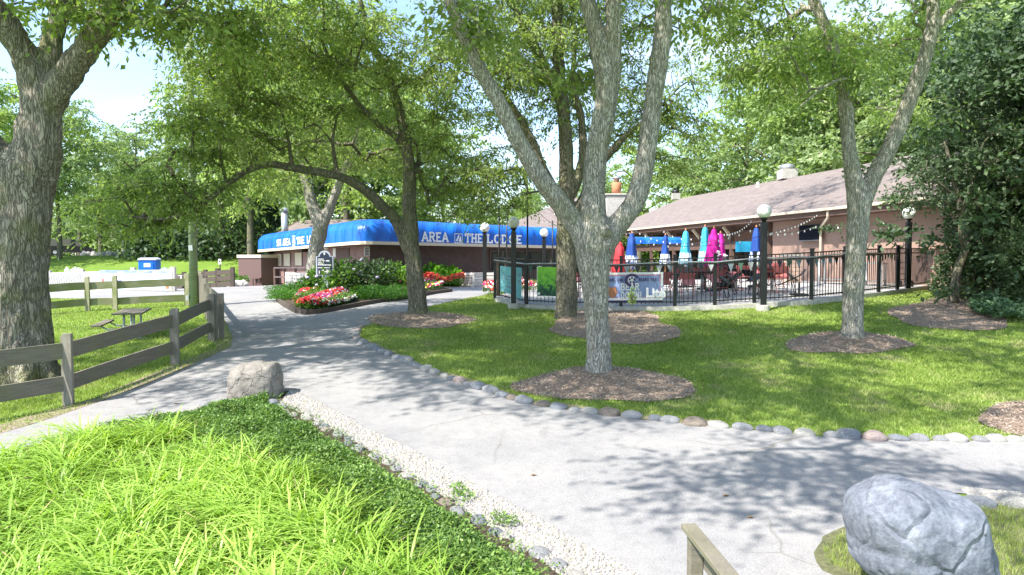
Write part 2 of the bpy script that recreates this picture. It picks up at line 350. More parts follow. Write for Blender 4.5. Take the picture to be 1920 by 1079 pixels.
def quads(name,V,rnd=None,mat=None,parent=None,tint=None,smooth=False):
    V=np.asarray(V,np.float32); N,K,_=V.shape
    if parent is not None: V=V-np.array(rootloc(parent),np.float32)
    me=bpy.data.meshes.new(name); me.vertices.add(N*K); me.vertices.foreach_set('co',V.reshape(-1))
    me.loops.add(N*K); me.loops.foreach_set('vertex_index',np.arange(N*K,dtype=np.int32))
    me.polygons.add(N); me.polygons.foreach_set('loop_start',np.arange(0,N*K,K,dtype=np.int32)); me.polygons.foreach_set('loop_total',np.full(N,K,np.int32))
    me.update(calc_edges=True)
    if rnd is not None: a=me.attributes.new('rnd','FLOAT','FACE'); a.data.foreach_set('value',np.asarray(rnd,np.float32))
    if tint is not None:
        a=me.attributes.new('tint','FLOAT_COLOR','FACE'); t=np.ones((N,4),np.float32); t[:,:3]=tint; a.data.foreach_set('color',t.reshape(-1))
    return link(name,me,mat,parent)
def nrm(a): return a/np.maximum(np.linalg.norm(a,axis=-1,keepdims=True),1e-6)
def leaves(p,a,W,up=.6,r=None):
    r=r or rng; N=len(p); n=r.normal(size=(N,3)); n[:,2]+=up*2; w=nrm(np.cross(a,n))*np.asarray(W).reshape(-1,1)
    return np.stack([p,p+a*.45+w,p+a,p+a*.45-w],1)
def inpoly(x,y,poly):
    inside=np.zeros(len(x),bool); n=len(poly); j=n-1
    for i in range(n):
        xi,yi=poly[i][0],poly[i][1]; xj,yj=poly[j][0],poly[j][1]
        if yi!=yj: inside^=((yi>y)!=(yj>y))&(x<(xj-xi)*(y-yi)/(yj-yi)+xi)
        j=i
    return inside
def scatter(poly,n,dens=None):
    xs=[p[0] for p in poly]; ys=[p[1] for p in poly]; out=[]; got=0
    X=rng.uniform(min(xs),max(xs),n*3); Y=rng.uniform(min(ys),max(ys),n*3)
    m=inpoly(X,Y,poly)
    if dens is not None: m&=rng.random(len(X))<dens(X,Y)
    return X[m][:n],Y[m][:n]
def sheet(name,poly,off,mat,kind='structure',step=.5,label=None,cat=None,bumpf=None,parent=None):
    B=[]; n=len(poly)
    for i in range(n):
        a=Vector(poly[i][:2]); b=Vector(poly[(i+1)%n][:2]); k=max(1,int((b-a).length/step))
        for t in range(k): B.append(a.lerp(b,t/k))
    xs=[p.x for p in B]; ys=[p.y for p in B]
    gx=np.arange(min(xs),max(xs),step); gy=np.arange(min(ys),max(ys),step); X,Y=np.meshgrid(gx,gy); X=X.ravel()+.013;Y=Y.ravel()+.017
    m=inpoly(X,Y,[(p.x,p.y) for p in B]); pts=B+[Vector((x,y)) for x,y in zip(X[m],Y[m])]
    nb=len(B); r=delaunay_2d_cdt(pts,[(i,(i+1)%nb) for i in range(nb)],[],1,1e-5)
    vs_=np.array([(p.x,p.y) for p in r[0]]); z=TZ(vs_[:,0],vs_[:,1])+off
    if bumpf is not None: z=z+bumpf(vs_[:,0],vs_[:,1])
    me=bpy.data.meshes.new(name); me.from_pydata([(a,b,c) for (a,b),c in zip(vs_,z)],[],[tuple(f) for f in r[2]])
    me.polygons.foreach_set('use_smooth',[True]*len(me.polygons))
    o=link(name,me,mat,parent); return tag(o,label,cat,kind=kind)
# ------------------------------------------------------------ ground
def groundmesh():
    xs=np.concatenate([np.linspace(-400,-45,20),np.arange(-44,45,.5),np.linspace(46,400,20)]); ys=np.concatenate([np.linspace(-60,-4,10),np.arange(-3,80,.5),np.linspace(82,400,30)])
    X,Y=np.meshgrid(xs,ys); Z=TZ(X,Y); nx,ny=len(xs),len(ys)
    me=bpy.data.meshes.new('ground'); idx=np.arange(nx*ny).reshape(ny,nx)
    f=np.stack([idx[:-1,:-1],idx[:-1,1:],idx[1:,1:],idx[1:,:-1]],-1).reshape(-1,4)
    me.from_pydata(np.stack([X,Y,Z],-1).reshape(-1,3).tolist(),[],f.tolist()); me.polygons.foreach_set('use_smooth',[True]*len(me.polygons))
    return tag(link('ground',me,M_turf),kind='structure')
groundmesh()
g=lambda L:[G(*p) for p in L]
LAWN_EDGE=[(672,640),(668,628),(678,616),(705,604),(745,590),(800,577),(860,563),(905,555),(935,548)]
STONES=[(672,640),(700,657),(780,690),(850,715),(910,735),(975,756),(1060,770),(1150,782),(1250,793),(1350,803),(1450,812),(1550,821),(1650,826),(1750,828),(1860,829),(2000,829),(2500,829)]
LEFT_EDGE=[(-700,990),(-200,875),(0,815),(100,785),(200,750),(300,712),(390,672),(432,652),(436,634),(420,600),(408,578),(402,560)]
BED_EDGE=[(-700,1075),(-200,905),(0,856),(120,822),(240,792),(345,776),(430,752),(500,742),(540,733)]
GRAV_R=[(545,733),(590,752),(652,785),(685,805),(772,846),(875,903),(990,965),(1105,1029),(1198,1084),(1330,1150)]
GRAV_L=[(525,757),(583,786),(646,819),(709,857),(797,913),(857,950),(912,987),(985,1033),(1052,1080),(1150,1146)]
# paving: main path, plaza and the walk to the patio
wallA=Vector((-19.6,51.0,0)); wallC=Vector((-7.9,35.9,0)); wallB=Vector((4.0,45.0,0))
pav=g(LEFT_EDGE)+[Vector((-12.8,24.0,0)),Vector((-21,24.5,0)),Vector((-34,30,0)),Vector((-38,47,0)),Vector((-20,51,0)),Vector((-19.4,51.1,0)),Vector((-7.9,36.0,0)),Vector((5,45,0)),Vector((3,30,0))]
pav+= g(LAWN_EDGE[::-1])+g(STONES[1:])+[G(2500,960),G(1990,936),G(1900,932),G(1790,925),G(1650,935),G(1590,985),G(1545,1030),G(1600,1110),G(1640,1200)]+g(GRAV_R[::-1])+g(BED_EDGE[::-1][1:])
def rough(poly,step=.22,amp=.03,f=2.2):
    out=[]
    for i in range(len(poly)):
        a=Vector(poly[i][:2]); b=Vector(poly[(i+1)%len(poly)][:2]); k=max(1,int((b-a).length/step))
        for t in range(k):
            p=a.lerp(b,t/k); q=Vector((p.x*f,p.y*f,.3)); out.append((p.x+amp*noise.fractal(q,1,2,3),p.y+amp*noise.fractal(q+Vector((9,4,1)),1,2,3)))
    return out
pv=rough([V2(p) for p in pav],.25,.045)
sheet('path',pv,.012,M_path,step=.45)
# ------------------------------------------------------------ tree machinery
def spline(pts,step):
    out=[]; n=len(pts)
    for i in range(n-1):
        p0=pts[max(i-1,0)];p1=pts[i];p2=pts[i+1];p3=pts[min(i+2,n-1)]
        L=(p2[0]-p1[0]).length; k=max(1,int(L/step))
        for j in range(k):
            t=j/k; a=[]
            f=lambda A,B,C,D:.5*((2*B)+(C-A)*t+(2*A-5*B+4*C-D)*t*t+(3*B-A-3*C+D)*t**3)
            out.append((f(p0[0],p1[0],p2[0],p3[0]),p1[1]*(1-t)+p2[1]*t))
    out.append(pts[-1]); return out
def clump_leaves(C,k,m,blen,L,W,droop,r):
    N=len(C); th=r.uniform(0,2*np.pi,(N,k)); el=r.uniform(-.35,.55,(N,k)); ln=blen*r.uniform(.5,1.25,(N,k))
    D=np.stack([np.cos(th)*np.cos(el),np.sin(th)*np.cos(el),np.sin(el)],-1)
    s=np.linspace(.12,1,m)[None,None,:]+r.uniform(-.05,.05,(N,k,m))
    p=C[:,None,None,:]+D[:,:,None,:]*(s*ln[:,:,None])[...,None]; p[...,2]-=droop*ln[:,:,None]*s**2
    tan=D[:,:,None,:]*np.ones((1,1,m,1)); tan=tan.copy(); tan[...,2]-=2*droop*s
    a=tan+r.normal(size=p.shape)*.75; a[...,2]-=.25; a=nrm(a)*(L*r.uniform(.6,1.3,p.shape[:3]))[...,None]
    tip=C[:,None,:]+D*ln[...,None]; tip[...,2]-=droop*ln; midp=C[:,None,:]+D*(ln*.5)[...,None]; midp[...,2]-=droop*ln*.25; cc=C[:,None,:]*np.ones((1,k,1)); wv=nrm(np.cross(D,r.normal(size=D.shape)))*.0055
    global RIB; RIB=np.concatenate([np.stack([cc-wv,cc+wv,midp+wv*.7,midp-wv*.7],2).reshape(-1,4,3),np.stack([midp-wv*.7,midp+wv*.7,tip+wv*.3,tip-wv*.3],2).reshape(-1,4,3)])
    p=p+r.normal(size=p.shape)*.04
    p=p.reshape(-1,3); a=a.reshape(-1,3); V=leaves(p,a,W*r.uniform(.7,1.3,len(p)),.5,r)
    cr_=np.repeat(r.random(N),k*m)*.4+r.random(N*k*m)*.6
    return V,cr_
def region_pts(regs,r):
    out=[]
    for g_ in regs:
        if g_[0]=='p':
            _,px,py,Y,rx,ry,rY,n=g_; c=P(px,py,Y); rad=(rx*Y/F,rY,ry*Y/F)
        else:
            _,x,y,z,a,b,c_,n=g_; c=Vector((x,y,z)); rad=(a,b,c_)
        d=nrm(r.normal(size=(n,3)))*(r.random((n,1))**.42); out.append(np.array(c)+d*np.array(rad))
    return np.concatenate(out) if out else np.zeros((0,3))
def make_tree(name,label,cat,limbs,regs,bark,leaf,seed,k=9,m=11,blen=.75,L=.15,W=.028,droop=.55,voxel=.03,twigr=.012,group=None,disp=.012,flare=1,extra=None,maxtwig=9.,knots=None):
    r=np.random.default_rng(seed)
    base=limbs[0][0][0]; root=thing(name,label,cat,(base.x,base.y,tz(base.x,base.y)),group)
    mb=MB(); nodes_=[];nr=[]
    for lb in limbs:
        sp=spline(lb,.22); 
        for i,(p,rr) in enumerate(sp):
            nodes_.append(np.array(p)); nr.append(rr)
        mb.tube([p for p,_ in sp],[rr for _,rr in sp],12,wob=.16)
    if knots:
        for c,d,rr in knots: mb.cyl(c-d*.08,c+d*rr*.5,rr,12,rr*.85)
    # voxel-blend the main limbs into one skin
    me=bpy.data.meshes.new('t'); me.from_pydata(mb.v,[],mb.f); o=bpy.data.objects.new('t',me); COL.objects.link(o)
    md=o.modifiers.new('r','REMESH'); md.mode='VOXEL'; md.voxel_size=voxel
    sm=o.modifiers.new('s','SMOOTH'); sm.iterations=4; sm.factor=.6
    dg=bpy.context.evaluated_depsgraph_get(); dg.update(); e=o.evaluated_get(dg).to_mesh()
    nv=len(e.vertices); co=np.empty(nv*3); e.vertices.foreach_get('co',co); co=co.reshape(-1,3); no=np.empty(nv*3); e.vertices.foreach_get('normal',no); no=no.reshape(-1,3)
    faces=[tuple(p.vertices) for p in e.polygons]
    if disp:
        dv=np.array([abs(noise.noise((c[0]*11,c[1]*11,c[2]*2.4)))*1.1+.6*noise.noise((c[0]*4,c[1]*4,c[2]*2)) for c in co]); co=co+no*(dv*disp*1.6-disp*.4)[:,None]
    bpy.data.objects.remove(o); 
    tw=MB(); tw.v=[tuple(c) for c in co]; tw.f=faces; tw.uv=[None]*len(faces)
    C=region_pts(regs,r)
    Nn=np.array(nodes_); NR=list(nr)
    # connect clumps by nearest-node branching
    if len(C):
        nodes_l=[tuple(x) for x in Nn]; parent=[-1]*len(nodes_l); nl=np.array(nodes_l); isclump=[]
        upper=np.array([i for i in range(len(nl)) if nl[i][2]>base.z+1.6]); 
        dmin=np.min(np.linalg.norm(C[:,None,:]-nl[None,upper,:],axis=2),axis=1); order=np.argsort(dmin)
        pts=list(nl); cnt=[0]*len(pts); par=list(parent); ok=np.zeros(len(pts),bool); ok[upper]=True; ok=list(ok); main=len(pts); segs=[]
        for ci in order:
            c=C[ci]; A=np.array(pts); dd=np.linalg.norm(A-c,axis=1)+np.maximum(0,A[:,2]-c[2])*.5; dd[~np.array(ok)]=1e9; j=int(np.argmin(dd))
            if np.linalg.norm(pts[j]-c)>maxtwig: continue
            a=pts[j]; dist=np.linalg.norm(c-a); kk=max(2,int(dist/.5)); prev=j; side=r.normal(size=3)*.09*dist
            for q in range(1,kk+1):
                t=q/kk; pnt=a*(1-t)+c*t+np.array((0,0,1))*.14*dist*math.sin(math.pi*t)+side*math.sin(math.pi*t)
                pts.append(pnt); par.append(prev); cnt.append(0); ok.append(q>0); prev=len(pts)-1
            q=prev
            while q>=main: cnt[q]+=1; q=par[q]
        for q in range(main,len(pts)):
            rr=twigr*cnt[q]**.5; pa=par[q]; ra=rr if pa<main else twigr*cnt[pa]**.5
            tw.tube([pts[pa],pts[q]],[ra,rr],5 if rr<.03 else 7,cap=False)
    tr=tw.build('trunk',bark,root,True)
    if knots:
        for c,d,rr in knots:
            kb=MB(); kb.tube([c+d*(rr*.45),c+d*(rr*.62)],[rr*.66,rr*.62],14); kb.build('cut_branch_scar',M_wood,tr)
    if len(C):
        V,rn=clump_leaves(C,k,m,blen,L,W,droop,r)
        quads('crown',V,rn,leaf,root); quads('twigs',RIB,None,bark,root)
    return root
def lp(pts,s=1):   # (px,py,depth,radius m)
    return [(P(a,b,c),d) for a,b,c,d in pts]
def based(limb,px,py):  # put the first point of a limb on the ground, slightly buried
    p=G(px,py); limb[0]=(Vector((p.x,p.y,p.z-.15)),limb[0][1]); return limb
# --- big furrowed tree on the left
A=G(38,722); ya=A.y
limbs=[based(lp([(26,740,ya,.70),(28,690,ya,.57),(28,600,ya,.50),(34,480,ya,.46),(42,380,ya,.43),(62,300,ya,.385),(78,220,ya,.31),(76,150,ya,.27)]),36,722),
 lp([(76,180,ya,.26),(40,95,ya-.2,.20),(0,30,ya-.5,.18),(-70,-50,ya-1,.15),(-220,-190,ya-2,.10),(-380,-330,ya-2.5,.05)]),
 lp([(84,180,ya,.24),(94,90,ya+.1,.17),(112,20,ya+.3,.16),(135,-90,ya+.5,.13),(170,-260,ya+1,.09),(230,-420,ya+1,.05)]),
 lp([(84,200,ya,.26),(125,140,ya-.1,.22),(165,90,ya-.2,.20),(205,25,ya-.4,.185),(245,-60,ya-.6,.16),(330,-220,ya-1,.12),(430,-380,ya-1.4,.07)]),
 lp([(30,360,ya,.36),(-10,285,ya-.2,.22),(-90,200,ya-.3,.17),(-230,80,ya-.6,.1)]),
 lp([(300,-170,ya-1,.09),(430,-220,ya-.4,.07),(600,-300,ya,.05),(760,-330,ya+.5,.03)])]
for a,dx,dy in ((0,.95,-.3),(1,-.6,-.8),(2,.2,1.0),(3,-1,.2),(4,.75,-.85)):
    limbs.append([(Vector((A.x+dx*.25,A.y+dy*.25,A.z+.75)),.22),(Vector((A.x+dx*.55,A.y+dy*.55,A.z+.22)),.17),(Vector((A.x+dx*.9,A.y+dy*.9,A.z-.1)),.08)])
regsA=[('w',-7,12.5,9.2,5,4.5,1.6,260),('w',-2.5,11,9.5,4,3.5,1.2,210),('w',-11,10,8.5,4,4,1.6,110),('w',-4.5,7.5,9.5,3.5,2.5,1.1,110),('w',-13,14,9,4,4,1.6,60),
 ('p',100,-20,13.5,190,45,1.2,16),('p',250,20,11,110,45,1.0,14),('p',400,30,12,90,60,1.2,14)]
make_tree('honey_locust_tree','huge furrowed tree trunk behind the plank fence at the left edge','tree',limbs,regsA,M_barkL,M_leafA,11,k=9,m=12,blen=.8,L=.14,W=.032,voxel=.035,disp=.03,twigr=.011)
# --- tree B, arching limb over the path
B0=G(785,592); yb=B0.y
limbs=[based(lp([(785,600,yb,.34),(783,575,yb,.27),(778,520,yb,.235),(770,450,yb,.22),(768,380,yb,.19),(766,300,yb,.165),(756,240,yb,.15),(740,180,yb,.13),(722,130,yb,.11),(700,85,yb-.3,.09),(680,20,yb-.5,.07),(660,-60,yb-.5,.04)]),785,592),
 lp([(768,470,yb,.2),(745,418,yb,.165),(715,385,yb-.3,.14),(680,354,yb-.6,.13),(640,332,yb-.9,.115),(590,322,yb-1.2,.105),(545,315,yb-1.4,.098),(505,308,yb-1.7,.088),(465,320,yb-2,.075),(430,342,yb-2.3,.075),(400,368,yb-2.6,.06),(355,398,yb-3,.05),(300,412,yb-3.3,.045),(240,405,yb-3.6,.035)]),
 lp([(757,275,yb,.12),(735,250,yb-.2,.09),(712,236,yb-.4,.085),(680,205,yb-.7,.08),(655,172,yb-.9,.07),(625,125,yb-1.2,.055),(600,70,yb-1.4,.04)]),
 lp([(706,95,yb-.3,.08),(665,85,yb-.6,.07),(620,70,yb-.9,.05),(570,40,yb-1.2,.04)]),
 lp([(548,316,yb-1.4,.07),(543,275,yb-1.4,.05),(530,215,yb-1.3,.035),(505,160,yb-1.2,.025),(490,110,yb-1.2,.012)]),
 lp([(634,328,yb-.9,.07),(624,268,yb-.9,.045),(634,215,yb-1,.032),(660,170,yb-1.1,.022),(668,120,yb-1.1,.012)]),
 lp([(624,268,yb-.9,.035),(595,235,yb-1.2,.022),(570,225,yb-1.4,.012)]),
 lp([(742,165,yb,.07),(785,148,yb+.3,.05),(840,150,yb+.7,.03)]),
 lp([(400,370,yb-2.6,.05),(360,372,yb-3,.03),(325,330,yb-3.4,.02)])]
regsB=[('p',620,120,yb-.8,240,120,2.2,135),('p',450,190,yb-1.8,130,140,1.6,58),('p',820,200,yb+.3,110,140,1.8,50),('p',600,290,yb+2.2,200,70,1.0,46),('p',520,270,yb-1.0,120,36,.9,12),
 ('p',270,385,yb-2.4,160,50,1.0,46),('p',370,290,yb-2.4,80,120,1.2,48),('p',860,340,yb+.5,80,60,1.2,26),('p',500,60,yb-2,200,90,1.8,55),('w',-3.5,19,11.5,5,4,1.5,120)]
make_tree('honey_locust_tree','slim dark tree whose low limb arches left over the path','tree',limbs,regsB,M_barkD,M_leafA,12,k=9,m=12,blen=.8,L=.14,W=.021,voxel=.028,disp=.012,twigr=.009)
# --- tree C behind the central tree
C0=G(1062,598); yc=C0.y
limbs=[based(lp([(1062,606,yc,.34),(1062,580,yc,.29),(1062,480,yc,.265),(1060,400,yc,.25),(1062,330,yc,.20),(1060,250,yc,.18),(1050,150,yc,.16),(1045,60,yc,.15),(1045,-20,yc,.13),(1040,-160,yc,.08)]),1062,598),
 lp([(1056,400,yc,.2),(1020,325,yc,.15),(995,262,yc,.13),(962,205,yc,.12),(920,150,yc-.3,.08),(880,60,yc-.6,.05)]),
 lp([(1050,190,yc,.13),(1012,105,yc,.12),(975,40,yc,.11),(955,-30,yc,.09),(900,-120,yc,.05)]),
 lp([(1070,370,yc,.15),(1092,300,yc,.12),(1090,220,yc,.10),(1075,160,yc,.08),(1080,60,yc,.05)]),
 lp([(1080,400,yc,.14),(1120,320,yc+.2,.12),(1160,268,yc+.4,.10),(1195,238,yc+.6,.08),(1250,190,yc+.9,.04)])]
regsC=[('p',960,130,yc,160,130,2,110),('p',1180,180,yc+1,140,110,2,60),('p',930,330,yc+.3,70,80,1.4,34),('p',1050,30,yc+1,240,70,2.2,110),('p',1260,250,yc+1.5,60,70,1,24),('w',2,17,11.5,5,4,1.4,50),('w',5,25,15,4,4,1.5,90),('w',9,30,15.5,3.5,4,1.5,60)]  # the two highest clumps are unseen, added to throw shade on the roof
make_tree('honey_locust_tree','grey tree with mulch ring close to the patio fence, behind the central tree','tree',limbs,regsC,M_barkD,M_leafA,13,k=9,m=12,blen=.8,L=.14,W=.021,voxel=.03,disp=.014,twigr=.009)
# --- tree D, the central pale one
D0=G(1123,706); yd=D0.y
limbs=[based(lp([(1123,716,yd,.31),(1123,698,yd,.235),(1122,660,yd,.20),(1119,600,yd,.20),(1116,530,yd,.235),(1112,470,yd,.29),(1112,430,yd,.26),(1112,350,yd+.1,.20),(1120,280,yd+.1,.195),(1136,200,yd+.1,.20),(1136,140,yd+.1,.19),(1118,60,yd+.1,.15),(1100,0,yd+.2,.14),(1070,-120,yd+.3,.10),(1040,-260,yd+.3,.06)]),1123,708),
 lp([(1108,480,yd,.2),(1085,430,yd-.05,.17),(1048,380,yd-.1,.16),(1010,330,yd-.2,.15),(975,270,yd-.3,.14),(940,200,yd-.4,.125),(905,140,yd-.5,.115),(878,85,yd-.6,.105),(855,35,yd-.7,.1),(835,-20,yd-.8,.09),(780,-150,yd-1,.06)]),
 lp([(1120,480,yd,.22),(1150,430,yd,.19),(1187,385,yd,.175),(1208,320,yd,.165),(1222,210,yd,.16),(1235,120,yd,.155),(1243,60,yd,.15),(1246,-20,yd,.13),(1260,-160,yd,.09),(1300,-280,yd,.05)]),
 lp([(1142,190,yd+.1,.15),(1150,110,yd+.05,.14),(1150,40,yd,.13),(1150,-40,yd,.12),(1160,-200,yd-.3,.08)])]
regsD=[('w',1.0,10.5,8.9,4.5,3.5,1.2,120),('w',5.5,12,9,3.5,3,1.2,80),('w',-1.4,6.3,9,3.3,2.2,1.1,85),('w',-1.0,3.5,7.4,3.0,1.4,.45,34),('w',5,7.5,8.5,3.4,2.4,.8,60),('p',880,40,yd-.6,60,50,.8,8),('p',1300,20,yd+1,120,50,1,10),('p',1080,140,yd+1,60,70,.6,5)]  # unseen clumps toward the camera are added to cast dapples on lawn and path
kn=P(1140,436,yd-.27); 
make_tree('honey_locust_tree','pale grey tree forking into three limbs in the mulch circle at centre','tree',limbs,regsD,M_bark,M_leafA,14,k=9,m=12,blen=.75,L=.13,W=.03,voxel=.022,disp=.008,twigr=.009,knots=[(kn,Vector((.12,-1,.05)).normalized(),.085)])
# --- tree E on the right
E0=G(1597,638); ye=E0.y
limbs=[based(lp([(1597,648,ye,.30),(1598,628,ye,.235),(1600,580,ye,.21),(1603,500,ye,.20),(1608,430,ye,.215),(1610,380,ye,.23),(1600,335,ye,.165),(1592,280,ye,.15),(1585,200,ye,.145),(1572,130,ye,.14),(1550,60,ye,.12),(1522,-10,ye,.11),(1480,-120,ye,.07)]),1597,639),
 lp([(1612,400,ye,.19),(1632,345,ye,.175),(1662,290,ye-.1,.165),(1690,228,ye-.2,.155),(1716,160,ye-.3,.145),(1737,100,ye-.4,.14),(1748,50,ye-.4,.13),(1752,-20,ye-.4,.11),(1770,-150,ye-.4,.07)]),
 lp([(1742,75,ye-.4,.09),(1768,40,ye-.4,.075),(1805,0,ye-.5,.065),(1880,-60,ye-.6,.04)]),
 lp([(1590,200,ye,.04),(1612,150,ye-.6,.035),(1560,155,ye-1.1,.03),(1500,200,ye-1.4,.02)])]
regsE=[('w',9,13,9,3.5,3,1.2,120),('p',1530,110,ye-.5,90,80,.8,22),('p',1440,150,ye+2,90,100,1.5,34),('p',1640,60,ye+1,110,60,1,22),('p',1700,200,ye+2.5,70,80,1,10),('p',1400,40,ye+1,110,60,1.3,26)]
make_tree('honey_locust_tree','pale two-forked tree standing alone on the right lawn','tree',limbs,regsE,M_bark,M_leafL,15,k=9,m=12,blen=.75,L=.13,W=.026,voxel=.022,disp=.008,twigr=.008)
# --- tree F beside the lodge
yf=29.5
pf=P(588,545,yf)
limbs=[[(Vector((pf.x,pf.y,tz(pf.x,pf.y)-.15)),.42)]+lp([(588,520,yf,.35),(592,470,yf,.32),(600,425,yf,.33),(586,385,yf,.25),(574,345,yf,.2),(560,290,yf,.16),(540,200,yf,.1)]),
 lp([(602,430,yf,.25),(618,390,yf,.22),(634,350,yf,.19),(655,300,yf,.15),(680,220,yf,.1)])]
regsF=[('p',610,200,yf,170,130,3.5,110),('p',480,330,yf,80,70,2.5,36),('p',560,60,yf,200,80,4,80)]
make_tree('honey_locust_tree','sunlit forked tree rising in front of the blue awning beside the sign','tree',limbs,regsF,M_bark,M_leafL,16,k=9,m=10,blen=1.0,L=.24,W=.05,voxel=.05,disp=.015,twigr=.014)
# --- tree G, small crooked tree by the patio corner
G0=G(1785,570); yg=G0.y
limbs=[based(lp([(1785,575,yg,.17),(1790,540,yg,.13),(1797,500,yg,.11),(1812,465,yg,.10),(1806,420,yg,.09),(1796,370,yg,.08),(1785,320,yg,.06),(1770,260,yg,.04)]),1785,570),
 lp([(1812,470,yg,.07),(1800,440,yg-.2,.06),(1810,380,yg-.4,.05),(1840,300,yg-.6,.03)]),
 lp([(1797,375,yg,.05),(1760,345,yg-.3,.035),(1715,325,yg-.6,.02),(1672,300,yg-.9,.012)]),
 lp([(1800,400,yg,.045),(1755,370,yg-.5,.03),(1710,365,yg-.9,.015)])]
regsG=[('p',1830,310,yg,95,110,1.6,70),('p',1725,350,yg-.6,50,50,.7,8),('p',1870,420,yg+.5,60,80,1.4,34)]
make_tree('small_tree','small crooked tree with bare grey twigs near the patio corner','tree',limbs,regsG,M_barkD,M_leafD,17,k=8,m=9,blen=.55,L=.09,W=.026,voxel=.022,disp=.006,twigr=.007,droop=.2)
# ------------------------------------------------------------ woods behind (shared tree forms)
def proto_tree(seed,h,rad,leaf,bark,n,L,form='broad'):
    r=np.random.default_rng(seed); root=thing('deciduous_tree','x','tree')
    mb=MB(); sp=[(Vector((0,0,-.3)),.34),(Vector((.1,0,h*.2)),.26),(Vector((-.1,.2,h*.4)),.22),(Vector((.2,0,h*.65)),.14),(Vector((0,0,h*.92)),.04)]
    pts=spline(sp,.8); mb.tube([p for p,_ in pts],[q for _,q in pts],9,wob=.2)
    C=[]
    nb=15
    for i in range(nb):
        z=h*(.22+.68*i/nb); a=i*2.4+r.uniform(-.4,.4); ln=rad*(1.0-.55*max(0,(z/h-.45)/.5)**1.5)*r.uniform(.75,1.1)
        e=Vector((math.cos(a)*ln,math.sin(a)*ln,z+ln*r.uniform(.1,.5))); m_=Vector((e.x*.5,e.y*.5,z+ln*.32))
        b=spline([(Vector((0,0,z)),.13),(m_,.08),(e,.02)],.8); mb.tube([p for p,_ in b],[q for _,q in b],5,cap=False)
        for q in range(n//nb):
            t=r.uniform(.25,1.05); p=Vector((0,0,z)).lerp(m_,min(1,t*2)) if t<.5 else m_.lerp(e,(t-.5)*2)
            C.append(np.array(p)+r.normal(size=3)*np.array((.9,.9,.55))*(.4+t))
    mb.build('trunk',bark,root,True)
    V,rn=clump_leaves(np.array(C),8,9,rad*.2,L,L*.3,.35,r); quads('crown',V,rn,leaf,root)
    return root
protos=[proto_tree(41,19,6.5,M_leafB,M_barkD,190,.30),proto_tree(42,17,6,M_leafL,M_barkD,170,.28),proto_tree(43,21,7,M_leafB,M_barkD,200,.32),proto_tree(44,14,5.5,M_leafB,M_bark,210,.32)]
WT=[# px of trunk, depth, proto, scale, zone
 (150,78,0,.72,'h'),(60,62,1,.95,'h'),(-60,60,2,.9,'h'),(235,84,3,.95,'h'),(112,64,2,.74,'h'),(190,72,0,.72,'h'),(262,70,2,.72,'h'),(300,78,1,.72,'h'),(-160,85,0,1.2,'h'),(20,90,0,1.0,'h'),(380,88,2,.85,'h'),
 (415,64,1,1.0,'l'),(470,60,0,1.05,'l'),(520,70,2,1.1,'l'),(590,62,3,1.3,'l'),(650,58,1,1.15,'l'),(710,66,0,1.15,'l'),(770,60,1,1.0,'l'),(830,68,2,.75,'l'),(880,62,1,.5,'l'),(930,72,1,.58,'l'),
 (985,84,1,.62,'r'),(1050,80,0,.62,'r'),(1130,84,3,.9,'r'),(1200,78,1,.95,'r'),(1270,70,1,.75,'r'),(1340,66,3,1.0,'r'),(1400,60,1,1.05,'r'),(1470,54,0,1.0,'r'),(1540,52,1,1.05,'r'),(1610,48,3,1.3,'r'),(1680,46,1,1.0,'r'),(1750,42,0,1.0,'r'),(1830,40,2,.95,'r'),(1910,38,0,.9,'r'),(2000,34,2,.9,'r'),(2120,30,0,.9,'r'),
 (560,95,2,1.3,'l'),(760,98,0,1.3,'l'),(900,100,1,.6,'l'),(1120,110,2,.8,'r'),(1300,105,0,.9,'r'),(1450,88,1,1.4,'r'),(1600,80,2,1.3,'r'),(1750,70,1,1.25,'r')]
ANC=['beyond the parked cars','far left behind the huge trunk','at the left edge beyond the hill','beyond the blue toilet, second row','just right of the huge trunk','between the parked cars and the toilet','right behind the blue toilet','right above the blue toilet','outside the left edge of the view','hidden behind the huge trunk','left of the utility pole','just right of the utility pole','above the ticket booth','above the left end of the blue awning','behind the metal flue pipe','above the small shingled gable','above the corner of the blue awning','behind the slim dark trunk','right of the slim dark trunk','above the words on the awning','above the end of the blue awning','left of the central fork','between the central limbs','behind the stone chimney','right of the central tree','above the small roof vent','right of the small roof vent','halfway along the ridge','left of the domed roof vent','right of the domed roof vent','through the fork of the lone tree','right of the lone forked tree','above the right end of the roof','behind the small crooked tree','behind the dark trees at right','outside the right edge of the view','farthest right of the whole row','in the second row behind the flue pipe','in the second row above the awning corner','in the second row above the awning lettering','in the second row behind the chimney','in the second row above the small vent','in the second row above the domed vent','in the second row right of the lone fork','in the second row at the right']
KW=['broad green tree','lime green tree','tall full-crowned tree','pale-trunked tree']
GR={'h':'trees on the far hill','l':'woods behind the lodge','r':'woods behind the patio building'}
used=set()
for i,(px,Y,k_,s,zn) in enumerate(WT):
    o=protos[k_] if k_ not in used else copy_tree(protos[k_]); used.add(k_)
    x=(px-960)/F*Y; o.location=(x,Y,tz(x,Y)); o.rotation_euler=(0,0,i*1.7); o.scale=(s,s,s*(.93+.14*((i*37)%10)/10))
    o['label']=KW[k_]+' in the woods '+ANC[i]; o['group']=GR[zn]
